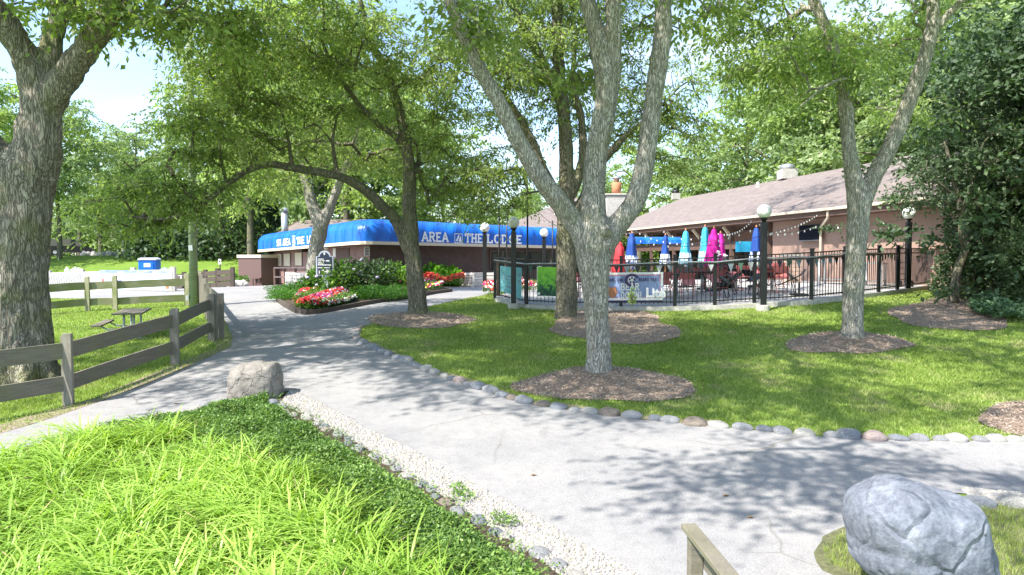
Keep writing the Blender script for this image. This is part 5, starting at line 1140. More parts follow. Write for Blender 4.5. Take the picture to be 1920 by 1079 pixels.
ol=[(x-1722,1015-y) for x,y in ((1590,962),(1597,935),(1640,905),(1668,896),(1700,897),(1745,915),(1790,922),(1812,935),(1832,980),(1848,1040),(1855,1090),(1790,1130),(1700,1125),(1640,1085),(1605,1050),(1600,1010))]
shaped('boulder',c,[(x*k,z*k) for x,z in ol],.36,M_bould,'big pale blue-grey boulder in the bottom right corner',5)
gb_=G(478,752); yb_=gb_.y+.25; c=P(479,722,yb_); k=yb_/F
ol=[(x-479,722-y) for x,y in ((430,722),(432,700),(444,687),(470,679),(500,677),(519,680),(525,695),(528,722),(529,742),(515,758),(480,768),(440,768),(431,745))]
shaped('boulder',c,[(x*k,z*k) for x,z in ol],.30,M_bould2,'squat brown-grey boulder standing at the tip of the planted bed',9)
def stoneproto(i):
    bm=bmesh.new(); bmesh.ops.create_icosphere(bm,subdivisions=3,radius=1); 
    for v in bm.verts:
        p=v.co; f=1+.16*noise.fractal(p*1.1+Vector((i*7,0,0)),1,2,3); v.co=Vector((math.copysign(abs(p.x)**.85,p.x)*f,math.copysign(abs(p.y)**.85,p.y)*f,p.z*f))
    me=bpy.data.meshes.new('edging_stone'); bm.to_mesh(me); bm.free(); me.polygons.foreach_set('use_smooth',[True]*len(me.polygons)); me.materials.append(M_st[i%5]); return me
SM=[stoneproto(i) for i in range(10)]; CN=['grey','pinkish','pale cream','blue-grey','tan']
ORD=['first','second','third','fourth','fifth','sixth','seventh','eighth','ninth','tenth','eleventh','twelfth']
def place_of(x,y):
    px=960+F*x/y
    for lim,nm_ in ((640,'near the brown boulder'),(760,'beyond the brown boulder'),(960,'before the central mulch'),(1180,'beside the central mulch'),(1400,'right of the central mulch'),(1600,'below the lone forked tree'),(1800,'behind the big boulder')):
        if px<lim: return nm_
    return 'at the right edge'
SCNT={}
def stones(pxs,sz,where,group,jit=.02,gap=1.02,seed=1,flat=.6):
    r=random.Random(seed); pts=[G(*p) for p in pxs]; dist=[0]
    for a,b in zip(pts[:-1],pts[1:]): dist.append(dist[-1]+(b-a).length)
    s=0
    while s<dist[-1]:
        i=max(j for j in range(len(dist)) if dist[j]<=s); i=min(i,len(pts)-2); p=pts[i].lerp(pts[i+1],(s-dist[i])/(dist[i+1]-dist[i])); d=pts[i+1]-pts[i]
        w_=sz*r.uniform(.75,1.3); k=r.choices(range(10),weights=[3,1,2,3,1,3,1,2,3,1])[0]; o=bpy.data.objects.new('edging_stone',SM[k]); COL.objects.link(o)
        x,y=p.x+r.uniform(-jit,jit),p.y+r.uniform(-jit,jit); h=w_*r.uniform(.30,.42); o.location=(x,y,tz(x,y)+h*.18); o.scale=(w_*.5,w_*r.uniform(.32,.46),h*flat*1.2); o.rotation_euler=(r.uniform(-.15,.15),r.uniform(-.15,.15),math.atan2(d.y,d.x)+r.uniform(-.2,.2))
        key=(where,CN[k%5],place_of(x,y)); SCNT[key]=SCNT.get(key,0)+1; tag(o,ORD[SCNT[key]-1]+' '+CN[k%5]+' stone '+key[2]+', '+where,'stone',group); s+=w_*gap
stones([(672,640)]+[(x,y-2) for x,y in STONES[1:-1]],.245,'edging the right lawn','stones edging the right lawn')
stones([(672,640),(667,628),(675,617),(690,609)],.2,'at the lawn tip','stones at the lawn tip',seed=4)
stones([(520,757),(548,775),(600,802),(650,828),(700,857),(780,907),(860,957),(940,1005),(1010,1047),(1075,1086),(1180,1150)],.17,'along the gravel strip','stones along the gravel strip',seed=2,jit=.06,gap=1.35)
stones([(250,792),(300,786),(345,777),(385,768),(425,754)],.23,'behind the planted bed','stones behind the planted bed',seed=3,jit=.05,gap=1.15)
stones([(1835,946),(1880,948),(1925,952),(2050,960)],.24,'on the grass beside the big boulder','stones by the big boulder',seed=6)
# ------------------------------------------------------------ gravel strips
def poly(pxs): return [V2(G(*p)) for p in pxs]
gp=poly(GRAV_R+GRAV_L[::-1]); gp2=poly([(1800,918),(1870,925),(2050,935),(2050,958),(1930,950),(1835,944)])
M_grav=simple('pea_gravel',(.46,.43,.39),.9,.45,45,bs=1,bd=.02)
def pebbles(poly_,n,name,lab):
    X,Y=scatter(poly_,n); n=len(X); base=np.array([[1,0,0],[-1,0,0],[0,1,0],[0,-1,0],[0,0,1],[0,0,-.6],]); r=rng
    fc=[(4,0,2),(4,2,1),(4,1,3),(4,3,0)]
    # eight-sided pebble: ring of 5 plus a top
    K=6; ang=np.linspace(0,2*np.pi,K,endpoint=False); s=r.uniform(.008,.017,(n,1)); rot=r.uniform(0,6.28,(n,1)); sq=r.uniform(.6,1,(n,1))
    ring=np.stack([np.cos(ang+rot)*s*(1+.25*r.random((n,K))),np.sin(ang+rot)*s*sq*(1+.25*r.random((n,K))),np.zeros((n,K))],-1)
    c=np.stack([X,Y,TZ(X,Y)+.018],-1)[:,None,:]; top=ring*.55; top[...,2]=s*.9; lo=ring.copy(); lo[...,2]=-.006
    F_=[]
    for i in range(K): j=(i+1)%K; F_.append(np.stack([lo[:,i],lo[:,j],top[:,j],top[:,i]],1))
    F_.append(np.stack([top[:,0],top[:,1],top[:,2],top[:,3]],1)); F_.append(np.stack([top[:,0],top[:,3],top[:,4],top[:,5]],1))
    V=np.concatenate([f+c for f in F_]); rn=np.tile(r.random(n),len(F_)); g_=.55+.45*rn; base_=np.array([.47,.44,.40]); tint=base_[None]*g_[:,None]*np.array([1,1,1]); tint[:,2]*=(.85+.3*np.tile(r.random(n),len(F_)))
    o=quads(name,V,rn,M_petal,None,tint); return tag(o,lab,'gravel',kind='stuff')
sheet('gravel_bed',gp,.018,M_grav,step=.25); sheet('gravel_bed',gp2,.02,M_grav,step=.25)
pebbles(gp,22000,'pea_gravel','strip of cream pea gravel along the planted bed'); pebbles(gp2,4000,'pea_gravel','short strip of pale pea gravel behind the big boulder')
# ------------------------------------------------------------ mulch beds
def oval(cx,cy,rx,ry,n=28,seed=0,wob=.08):
    r=random.Random(seed); ph=[r.uniform(0,6) for _ in range(3)]
    out=[]
    for i in range(n):
        a=2*math.pi*i/n; f=1+wob*math.sin(2*a+ph[0])+wob*.7*math.sin(3*a+ph[1])+wob*.4*math.sin(5*a+ph[2]); out.append(V2(G(cx+math.cos(a)*rx*f,cy+math.sin(a)*ry*f)))
    return rough(out,.16,.10,1.8) if rx>60 else out
MULCH=[(oval(1143,727,162,30,seed=1),(D0.x,D0.y),.11,'mulch circle under the central pale tree'),(oval(1155,615,122,30,seed=2,wob=.12),(C0.x,C0.y),.08,'mulch bed around the grey tree by the patio fence'),(oval(790,603,92,15,seed=3),(B0.x,B0.y),.06,'mulch around the slim dark tree'),(oval(1588,646,112,20,seed=4),(E0.x,E0.y),.08,'mulch circle under the lone forked tree'),
 (oval(1945,785,105,32,seed=5),None,.06,'mulch bed cut off by the right edge'),(oval(1790,590,130,28,seed=6,wob=.15),None,.02,'bare mulched soil under the small crooked tree')]
SOIL=[]
for pl,c,hgt,lab in MULCH:
    cx=sum(p[0] for p in pl)/len(pl); cy_=sum(p[1] for p in pl)/len(pl); rad=np.mean([math.hypot(p[0]-cx,p[1]-cy_) for p in pl]); c=c or (cx,cy_)
    bf=lambda x,y,c=c,rad=rad,hgt=hgt: hgt*np.clip(1-np.hypot(x-c[0],y-c[1])/(rad*.95),0,1)**.7+.008
    o=sheet('mulch_mound',pl,.012,M_mulch,step=.22,bumpf=bf); 
    area=rad*rad*3.1; n=int(min(9000,area*1300)); X,Y=scatter(pl,n); X2,Y2=scatter([(c[0]*0+cx+(p[0]-cx)*1.13,cy_+(p[1]-cy_)*1.13) for p in pl],n//6); X=np.concatenate([X,X2]); Y=np.concatenate([Y,Y2]); n=len(X); Z=TZ(X,Y)+bf(X,Y)+.02
    a=rng.normal(size=(n,3)); a[:,2]*=.35; a=nrm(a)*rng.uniform(.015,.06,(n,1)); V=leaves(np.stack([X,Y,Z],-1),a,rng.uniform(.004,.011,n),1.2)
    o=quads('wood_mulch',V,rng.random(n),M_mulch); tag(o,lab,'mulch',kind='stuff')
# ------------------------------------------------------------ grass
def blades(poly_,n,name,lab,h=.055,wd=.006,excl=(),dens=None,mat=None,lean=.5):
    X,Y=scatter(poly_,n,dens); m=np.ones(len(X),bool)
    for e in excl: m&=~inpoly(X,Y,e)
    X,Y=X[m],Y[m]; n=len(X); dist=np.hypot(X,Y); sc=np.clip(dist/11,1,2.0)
    hh=h*rng.uniform(.5,1.4,n); d=rng.normal(size=(n,2))*lean*hh[:,None]*.6; wv=nrm(np.concatenate([rng.normal(size=(n,2)),np.zeros((n,1))],1))*(wd*sc)[:,None]
    b=np.stack([X,Y,TZ(X,Y)],-1); t=b+np.stack([d[:,0],d[:,1],hh],-1); V=np.stack([b-wv,b+wv,t],1)
    o=quads(name,V,rng.random(n),mat or M_grass); return tag(o,lab,'grass',kind='stuff')
lawnR=[V2(G(*p)) for p in STONES[1:-1]]+[V2(G(2400,640)),(17,24),V2(fw[-1])]+[V2(p+Vector((0,-.14,0))) for p in fw[::-1]]+[V2(G(*p)) for p in LAWN_EDGE[::-1]]
ex=[m[0] for m in MULCH]
near=lambda X,Y: np.clip(1.25-(np.hypot(X,Y)-8)/13,.28,1)
blades(lawnR,260000,'lawn_grass','mown green lawn between the path and the patio',excl=ex,dens=near,h=.045,lean=1.0)
lawnL=[V2(p) for p in g(LEFT_EDGE)]+[(-12.8,24.0),(-21,24.4),(-16,12),(-12,8)]
blades(lawnL,130000,'lawn_grass','mown green lawn around the picnic table on the left',h=.05,dens=near,excl=[],lean=.9)
patchp=rough(poly([(1840,950),(2300,950),(2300,1250),(1760,1250),(1700,1130),(1560,1060),(1545,1040),(1590,988),(1640,960)]),.12,.06)
sheet('soil_margin',rough(poly([(1815,938),(2310,938),(2310,1260),(1760,1260),(1690,1140),(1550,1072),(1525,1042),(1568,992),(1590,975),(1640,952)]),.12,.07),.014,simple('mossy_soil',(.12,.125,.06),.95,.4,25,bs=.8),step=.2)
blades(patchp,30000,'lawn_grass','tufted grass around the big pale boulder',h=.05,wd=.004)
# daylilies and ground cover in the near bed
bed=poly(BED_EDGE[::-1]+[(-900,1500),(-300,1700),(500,1500),(1200,1250)]+GRAV_L[::-1][1:])
sheet('planting_soil',bed,.012,M_soil,step=.3)
lily_poly=poly([(-700,1130),(-200,945),(0,878),(120,850),(240,828),(330,836),(430,868),(540,910),(640,965),(730,1020),(800,1075),(850,1130),(880,1200),(860,1400),(-300,1600),(-900,1400)])
def daylilies(n_clump,per):
    X,Y=scatter(lily_poly,n_clump); n=len(X); N=n*per; S=7
    cx=np.repeat(X,per)+rng.normal(size=N)*.045; cy_=np.repeat(Y,per)+rng.normal(size=N)*.05; th=rng.uniform(0,2*np.pi,N); ln=rng.uniform(.26,.58,N)*np.repeat(rng.uniform(.8,1.15,n),per); arch=rng.uniform(.45,1.45,N); wd=rng.uniform(.003,.009,N)
    t=np.linspace(0,1,S)[None,:]; lean=rng.uniform(.15,.75,N)
    out=ln[:,None]*(lean[:,None]*t+arch[:,None]*.55*t**2.2); up=ln[:,None]*(t*1.0-arch[:,None]*.62*t**2.6)
    px_=cx[:,None]+np.cos(th)[:,None]*out; py_=cy_[:,None]+np.sin(th)[:,None]*out; pz=TZ(cx,cy_)[:,None]+np.maximum(up,.02)
    C=np.stack([px_,py_,pz],-1); wv=np.stack([-np.sin(th),np.cos(th),np.zeros(N)],-1)[:,None,:]*(wd[:,None]*(np.sin(np.pi*(t*.86+.12))**.6))[...,None]
    A=C-wv; B=C+wv; A[...,2]+=.002; F_=np.stack([A[:,:-1],B[:,:-1],B[:,1:],A[:,1:]],2).reshape(-1,4,3)
    rv=rng.random(N); dead=MB()
    rv=.5*rv+.5*np.repeat(rng.random(n),per)
    return tag(quads('daylily_leaves',F_,np.repeat(rv,S-1),M_lily),'bright arching daylily leaves filling the near bed','ground cover',kind='stuff')
daylilies(400,62)
def cover(pl,n,name,lab,hz=.10,L=.035,mat=None,excl=(),und=.05):
    X,Y=scatter(pl,n)
    m=np.ones(len(X),bool)
    for e in excl: m&=~inpoly(X,Y,e)
    X,Y=X[m],Y[m]; n=len(X); hh=hz*(.55+.45*np.sin(X*5.1+Y*3.3)*np.sin(Y*6.3-X*2.2))+und; Z=TZ(X,Y)+hh*rng.uniform(.25,1,n)**.5
    a=rng.normal(size=(n,3)); a[:,2]=np.abs(a[:,2])*.5+.1; a=nrm(a)*(L*rng.uniform(.6,1.3,n))[:,None]; V=leaves(np.stack([X,Y,Z],-1),a,L*.33*rng.uniform(.7,1.3,n),1.4)
    return tag(quads(name,V,rng.random(n),mat or M_cover),lab,'ground cover',kind='stuff')
covall=poly([(-60,895),(0,880),(120,835),(240,800),(345,784),(430,762),(500,752),(505,768),(572,808),(655,858),(745,912),(820,962),(885,1010),(955,1060),(1020,1105),(1100,1160),(1000,1300),(0,1300)])
cov=poly([(300,800),(345,784),(430,762),(500,752),(522,764),(600,812),(700,864),(780,914),(860,964),(940,1012),(1010,1055),(1075,1094),(1180,1160),(1000,1300),(880,1200),(900,1060),(830,1000),(760,950),(660,900),(560,850),(540,960),(430,920),(330,890),(240,870),(60,890),(0,880),(120,835),(240,800)])
cover(covall,150000,'leafy_groundcover','low dark green leafy ground cover between the daylilies and the gravel')
cover(bed,26000,'weedy_groundcover','small weeds filling the gaps under the daylilies',hz=.06,L=.03)
# weeds on gravel
cover(oval(865,935,22,16,seed=31,wob=.2),220,'gravel_weed','small green weed sprouting in the gravel strip',hz=.05,L=.03); cover(oval(945,985,24,14,seed=32,wob=.2),200,'gravel_weed','second small weed farther along the gravel strip',hz=.05,L=.03)
# bare soil margins
margin_mat=simple('dry_soil',(.25,.205,.155),.95,.4,25,bs=.8)
for pts_,off_,nm_ in ((LEFT_EDGE[2:-1],-.34,'left'),(STONES[:10],.22,'right')):
    A_=[G(*p) for p in pts_]; B_=[]
    for i,p in enumerate(A_):
        d=(A_[min(i+1,len(A_)-1)]-A_[max(i-1,0)]).normalized(); B_.append(p+Vector((-d.y,d.x,0))*(abs(off_)+.1*math.sin(i*2.3)))
    sheet('soil_margin',[V2(p) for p in A_]+[V2(p) for p in B_[::-1]],.014,margin_mat,step=.3)
# right ground cover clump & shade plants
cover(oval(1905,588,75,22,seed=21),9000,'silvery_groundcover','silvery green low plants under the dark trees at the right edge',hz=.35,L=.10,mat=leafmat('leaf_silvery',(.05,.11,.05),(.10,.18,.09),(.20,.30,.18),.25),und=.1)
# ------------------------------------------------------------ leaf masses (shrubs, hedges)
def shrub(name,c,rad,n,L,mat,lab,cat='shrub',group=None,stems=True,seed=1,W=.4,blossoms=None,top=.5):
    r=np.random.default_rng(seed); t=thing(name,lab,cat,tuple(c),group)
    d=nrm(r.normal(size=(n,3))); d[:,2]=np.abs(d[:,2]); lump=1+.16*np.sin(d[:,0]*7+seed)*np.sin(d[:,1]*6+2*seed)+.12*np.sin(d[:,2]*9+seed)
    p=np.array(c)+d*(r.random((n,1))**.28)*lump[:,None]*np.array(rad); a=nrm(d*.8+r.normal(size=(n,3))*.7+np.array((0,0,.2)))*(L*r.uniform(.6,1.3,n))[:,None]
    quads('foliage',leaves(p,a,L*W*r.uniform(.7,1.2,n),.9,r),r.random(n),mat,t)
    if stems:
        mb=MB()
        for i in range(7):
            q=Vector((c[0],c[1],c[2]-.05)); e=q+Vector((r.uniform(-.6,.6)*rad[0],r.uniform(-.6,.6)*rad[1],rad[2]*.75)); mb.tube([q,q.lerp(e,.5)+Vector((0,0,.05)),e],[.02,.014,.006],5)
        mb.build('stem',M_barkD,t)
    if blossoms:
        m,col,sz=blossoms; d=nrm(r.normal(size=(m,3))); d[:,2]=np.abs(d[:,2])*.8+.1; cc=np.array(c)+d*np.array(rad)*1.06
        for k in range(m):
            mb=MB(); mb.lathe(tuple(cc[k]),[(sz*.2,-sz*.5),(sz*.8,-sz*.25),(sz,.05*sz),(sz*.7,sz*.5),(sz*.2,sz*.65)],8,lambda j,z:1+.2*math.sin(j*2.5)); mb.build('blossom',simple('lavender_blossom',col,.8,.35,30),t,True)
    return t
for i,(x_,y_,rx_,ry_,rz_,L_,lab_) in enumerate([(13.9,20.4,1.15,1.1,4.0,.12,'tall dark leafy thicket just right of the small crooked tree'),(13.6,17.6,1.0,1.2,2.6,.11,'dark bushy thicket at the right edge above the silvery plants'),(15.2,18.6,1.3,1.4,5.2,.13,'tallest dark thicket cut off by the right edge')]):
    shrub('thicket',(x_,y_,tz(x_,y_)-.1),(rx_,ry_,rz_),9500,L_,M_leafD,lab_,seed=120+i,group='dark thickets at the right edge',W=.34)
# raised island bed with low timber edging, sign and flowers
ISL=[(520,566),(535,577),(556,588),(577,591),(600,589),(660,578),(720,567),(770,561),(800,555),(846,548),(815,541),(740,530),(640,535),(565,547),(530,556)]
isl=poly(ISL); sheet('planting_soil',isl,.10,M_soil,step=.4)
t=thing('timber_edging','low dark timber edging round the island flower bed','edging',(isl[3][0],isl[3][1],tz(*isl[3])))
for i in range(len(isl)):
    a=Vector((*isl[i],0)); b=Vector((*isl[(i+1)%len(isl)],0)); a.z=tz(a.x,a.y)+.09; b.z=tz(b.x,b.y)+.09; mb=MB(); d=(b-a).normalized()*.045; mb.bar(a-d-Vector((0,0,.03)),b+d-Vector((0,0,.03)),.08,.16); mb.build('timber',M_woodB,t)
def flowers(pl,n,lab,cols,hz=.22,sz=.035,name='flower_bed',leafn=None,zoff=.1,bandf=None):
    t=thing(name,lab,'flower bed',(sum(p[0] for p in pl)/len(pl),sum(p[1] for p in pl)/len(pl),tz(*pl[0])))
    X,Y=scatter(pl,leafn or n*3); k=len(X); Z=TZ(X,Y)+zoff+hz*rng.uniform(.1,.85,k); a=rng.normal(size=(k,3)); a[:,2]=np.abs(a[:,2])*.6; a=nrm(a)*.09; f_=quads('foliage',leaves(np.stack([X,Y,Z],-1),a,.025*np.ones(k),1.3),rng.random(k),M_leafS,t); tag(f_,kind='stuff')
    X,Y=scatter(pl,n); k=len(X); Z=TZ(X,Y)+zoff+hz*rng.uniform(.7,1.1,k)*(.8+.2*np.sin(X*4)); P0=np.stack([X,Y,Z],-1); V=[];T=[]
    if bandf is None: ci=rng.integers(0,len(cols),k)
    else: ci=bandf(X,Y,k)
    cl=np.array(cols)[ci]
    for q in range(5):
        if q==0: nn_=rng.normal(size=(k,3)); nn_[:,1]-=.9; nn_[:,2]=np.abs(nn_[:,2])+.5; nn_=nrm(nn_); e1=nrm(np.cross(nn_,rng.normal(size=(k,3)))); e2=np.cross(nn_,e1)
        an=q*2*np.pi/5; d=(e1*math.cos(an)+e2*math.sin(an))*sz; s=(-e1*math.sin(an)+e2*math.cos(an))*sz*.55
        V.append(np.stack([P0,P0+d*.6+s,P0+d,P0+d*.6-s],1)); T.append(cl*rng.uniform(.75,1.15,(k,1)))
    f_=quads('blossoms',np.concatenate(V),None,M_petal,t,np.clip(np.concatenate(T),0,1)); tag(f_,kind='stuff'); return t
RED=(.50,.008,.012);ORG=(.60,.075,.01);PNK=(.55,.012,.14);PUR=(.26,.01,.20);WHT=(.8,.8,.78);YEL=(.75,.55,.08)
def band(X,Y,k):
    c=rng.integers(0,5,k); u=(X-min(p[0] for p in fl1))/(max(p[0] for p in fl1)-min(p[0] for p in fl1)); w_=.35+np.sin(X*3.1+Y*2.3)+rng.normal(size=k)*.5
    c=np.where(w_>.5,0,np.where(w_>-.1,1,np.where(w_>-.7,3,2))); c=np.where((u+.15*rng.normal(size=k)>.88),4,c); return np.where(rng.random(k)<.07,4,c)
fl1=poly([(550,577),(560,587),(578,590),(610,587),(650,578),(668,570),(640,561),(600,557),(565,563)])
flowers(fl1,4600,'mixed red, orange, purple and white flowers at the front tip of the island bed',[RED,ORG,PNK,PUR,WHT],.30,.05,bandf=band)
fl2=poly([(752,559),(800,553),(832,547),(815,540),(770,538),(745,545)])
flowers(fl2,1600,'pink and yellow flowers at the right end of the island bed',[PNK,PNK,PNK,YEL,WHT],.36,.055)
fl3=poly([(745,541),(870,540),(873,535.5),(745,535)])
flowers(fl3,3600,'long bed of orange-red flowers in front of the lodge wall',[ORG,RED,(.60,.035,.01)],.62,.075)
fl4=poly([(905,560),(922,562),(960,556),(1010,552),(1040,546),(1000,540),(930,543),(912,549)])
flowers(fl4,900,'red and white flowers at the foot of the small globe lamp',[RED,ORG,WHT,PNK],.4,.055)
hedge_m=leafmat('leaf_hedge',(.04,.12,.02),(.08,.20,.035),(.14,.30,.05),.3)
for i,(px,py,rx,ry,rz,lab) in enumerate([(556,556,1.15,.6,.42,'low feathery green shrub at the left end of the island bed'),(700,566,1.0,.55,.42,'low feathery shrub along the front of the island bed'),(745,563,.8,.5,.36,'low feathery shrub behind the slim dark tree trunk'),(672,566,.5,.35,.26,'small bright green shrub right of the mixed flowers'),(535,566,.6,.5,.32,'small round shrub at the left tip of the island bed')]):
    p=G(px,py); shrub('low_shrub',(p.x,p.y,p.z+.1),(rx,ry,rz),int(5200*rx),.055,hedge_m,lab,seed=60+i,group='low feathery shrubs in the island bed',W=.25)
for i,(px,Y,rx,ry,rz,lab) in enumerate([(640,24.6,1.0,.9,1.2,'hydrangea bush just right of the sign post'),(690,24.8,1.15,1.0,1.4,'large hydrangea bush in the middle of the island bed'),(737,25.2,.85,.8,1.25,'hydrangea bush left of the slim dark tree'),(596,25.6,.7,.7,.9,'hydrangea bush behind the sign against the white planter')]):
    x=(px-960)/F*Y; shrub('hydrangea_bush',(x,Y,tz(x,Y)+.05),(rx,ry,rz),1900,.15,M_leafS if i!=1 else M_leafD,lab,seed=70+i,group='hydrangeas in the island bed',W=.36,blossoms=(6,(.42,.36,.62),.085))
for i,(px,Y,rx,rz,lab) in enumerate([(765,36.2,1.0,1.0,'bright broadleaf plant by the lodge wall left of the slim trunk'),(812,38,.95,1.05,'bright broadleaf plant by the lodge wall right of the slim trunk'),(842,39,.9,1.0,'bright broadleaf plant beside the white planter at the lodge wall'),(722,33.8,.8,.9,'broadleaf plant near the lodge corner')]):
    x=(px-960)/F*Y; shrub('broadleaf_plant',(x,Y,tz(x,Y)),(rx,.7,rz),900,.26,leafmat('leaf_hosta_%d'%i,(.08,.2,.02),(.16,.36,.03),(.30,.52,.07),.4),lab,'plant',seed=80+i,group='broadleaf plants along the lodge wall',W=.42)
x=(433-960)/F*47; shrub('round_shrub',(x,47,tz(x,47)),(1.15,1,1.05),3500,.14,M_leafS,'rounded green shrub beside the ticket booth',seed=91)
p=G(1185,600); shrub('sapling',(p.x,p.y,p.z+.42),(.10,.10,.42),110,.07,M_leafL,'thin bright green sapling in front of the sports banner','sapling',seed=92)
p=G(1200,560); shrub('low_shrub',(p.x,p.y,p.z+.1),(.9,.4,.28),1500,.06,M_leafS,'low green shrub on the patio below the sports banner',seed=93)
# ------------------------------------------------------------ directory sign
sp=G(612,560); h0=P(612,558,sp.y).z; kk=sp.y/F
t=thing('directory_sign','navy directory sign with arched top and pale frame on a white post','sign',tuple(sp)); zc=P(612,517,sp.y).z
mb=MB(); mb.box((sp.x,sp.y,(sp.z+zc)/2),(.16,.12,zc-sp.z)); mb.build('post',simple('pale_blue_paint',(.55,.62,.68),.5,.08),t,bevel=.01)
def arched(hw,z0,zs,r_): return [(-hw,z0),(hw,z0),(hw,zs),(r_,zs)]+[(r_*math.cos(R(a)),zs+r_*.95*math.sin(R(a))) for a in range(10,171,16)]+[(-r_,zs),(-hw,zs)]
Zb=P(612,517,sp.y).z; Zs=P(612,481,sp.y).z; MS=Matrix.Translation((sp.x-.02,sp.y-.11,0))
mb=MB(); mb.ext(MS,arched(16.2*kk,Zb,Zs,11.2*kk),.05); mb.build('frame',simple('silver_frame',(.42,.46,.55),.5,.1),t)
mb=MB(); mb.ext(MS@Matrix.Translation((0,-.02,0)),arched(13.6*kk,Zb+2.6*kk,Zs-.8*kk,9*kk),.018); mb.build('panel',M_navy,t)
def sf(u,v,o): return (sp.x-.02+u,sp.y-.135-o,Zb+v)
mb=MB(); r=random.Random(3)
def dash(x0,x1,v,h_=.028):
    x=x0
    while x<x1-.01:
        w_=min(r.uniform(.02,.045),x1-x); mb.face([sf(x,v,0),sf(x+w_,v,0),sf(x+w_,v+h_,0),sf(x,v+h_,0)]); x+=w_+.010
for i,wd_ in enumerate((.20,.24,.22,.20)): dash(-13*kk+.02,-13*kk+.02+wd_,(30-3.0*i)*kk)
dash(3*kk,10*kk,26.5*kk,.04); dash(-8*kk,12.5*kk,19*kk,.03); dash(-12*kk,6*kk,14*kk,.028)
for i,wd_ in enumerate((.26,.28,.24)): dash(-5*kk,-5*kk+wd_,(9-2.6*i)*kk,.034)
for (x0,x1,v0,v1) in ((-12*kk,-9.5*kk,20*kk,20.8*kk),(-10.3*kk,-9.5*kk,18*kk,20*kk),(8*kk,11*kk,15*kk,15.8*kk),(8*kk,8.8*kk,13.4*kk,15*kk),(-10.5*kk,-9.2*kk,3.6*kk,9.5*kk)): mb.face([sf(x0,v0,0),sf(x1,v0,0),sf(x1,v1,0),sf(x0,v1,0)])
mb.face([sf(-1.6*kk,41*kk,0),sf(0,38*kk,0),sf(1.8*kk,41*kk,0),sf(.8*kk,43*kk,0),sf(-.8*kk,43*kk,0)]); mb.build('print',M_txtw,t)
# ------------------------------------------------------------ whitewashed planters and benches
def slatbox(px0,px1,py,hpx,Y0,Y1,lab,n=5,name='slatted_planter'):
    a=Vector(((px0-960)/F*Y0,Y0,0)); b=Vector(((px1-960)/F*Y1,Y1,0)); z=tz(*((a+b)/2)[:2]); h=hpx*(Y0+Y1)/2/F; a.z=b.z=z; t=thing(name,lab,'planter',tuple((a+b)/2)); d=(b-a).normalized(); n_=Vector((-d.y,d.x,0)); n_=n_ if n_.y>0 else -n_
    for i in range(n):
        zz=z+.05+(h-.06)*(i+.5)/n; mb=MB(); mb.bar(Vector((a.x,a.y,zz)),Vector((b.x,b.y,zz+.01*(i%2))),.03,(h-.06)/n*.82); mb.build('slat',M_woodW,t)
    for e in (a,b): 
        mb=MB(); mb.bar(Vector((e.x,e.y,z))+n_*.06,Vector((e.x,e.y,z+h))+n_*.06,.09,.09); mb.build('corner_post',M_woodW,t)
        for i in range(n): zz=z+.05+(h-.06)*(i+.5)/n; mb=MB(); q=Vector((e.x,e.y,zz)); mb.bar(q+n_*.1,q+n_*.8,.03,(h-.06)/n*.82); mb.build('slat',M_woodW,t)
    mb=MB(); m_=(a+b)/2+n_*.42; mb.box((m_.x,m_.y,z+h-.1),((b-a).length-.1,.7,.05),math.atan2(d.y,d.x)); mb.build('soil_fill',M_soil,t)
slatbox(535,598,541,33,32.5,30.5,'whitewashed slatted planter left of the directory sign',5)
slatbox(864,886,532,27,38,37.2,'narrow whitewashed slatted planter right of the orange flowers',5); slatbox(884,926,532,27,38.6,38.6,'wide whitewashed slatted bench box beside the narrow planter',4)
# wooden railing of picnic furniture near the booth
a=P(515,541,35); z=tz(a.x,a.y)
t=thing('wooden_railing','short brown wooden railing in front of the lodge shutters','railing',(a.x,a.y,z)); b=P(650,530,36.5)
for i in range(8):
    q=a.lerp(b,i/7); mb=MB(); mb.box((q.x,q.y,z+.5),(.09,.09,1.0)); mb.build('post',M_brown,t)
for zz in (.12,.55,1.02): mb=MB(); mb.bar(Vector((a.x,a.y-.06,z+zz)),Vector((b.x,b.y-.06,z+zz)),.14,.07); mb.build('rail',simple('mauve_paint',(.33,.24,.24),.7,.2),t)
# ------------------------------------------------------------ left background: board fences, banner, toilet, parked cars
p=Vector(((281-960)/F*47,47,0)); p.z=tz(p.x,p.y)
t=thing('portable_toilet','blue portable toilet with a white domed roof on the far lawn','portable toilet',tuple(p)); Mp=Matrix.Translation(p)@Matrix.Rotation(R(12),4,'Z'); M_pt=simple('blue_plastic',(.005,.14,.55),.4,.12)
mb=MB(); mb.box((0,0,1.02),(1.12,1.15,2.0),M=Mp); mb.build('cabin',M_pt,t,bevel=.05)
mb=MB(); mb.ext(Mp@Matrix.Translation((0,-.62,0)),[(-.6,2.03),(.6,2.03),(.57,2.12),(.36,2.2),(-.36,2.2),(-.57,2.12)],1.18); mb.build('roof',simple('translucent_white',(.62,.68,.75),.5,.08),t)
dr=MB(); dr.box((0,-.6,1.0),(.78,.04,1.8),M=Mp); dr=dr.build('door',simple('blue_plastic_door',(.004,.16,.62),.4,.1),t,bevel=.01); mb=MB(); mb.box((.02,-.63,1.68),(.42,.02,.26),M=Mp); mb.build('door_notice',M_white,dr); mb=MB(); mb.box((-.3,-.64,1.0),(.05,.03,.16),M=Mp); mb.build('handle',M_white,dr)
mb=MB(); mb.box((-.6,-.1,1.2),(.02,.5,.4),M=Mp); mb.build('side_vent',M_white,t)
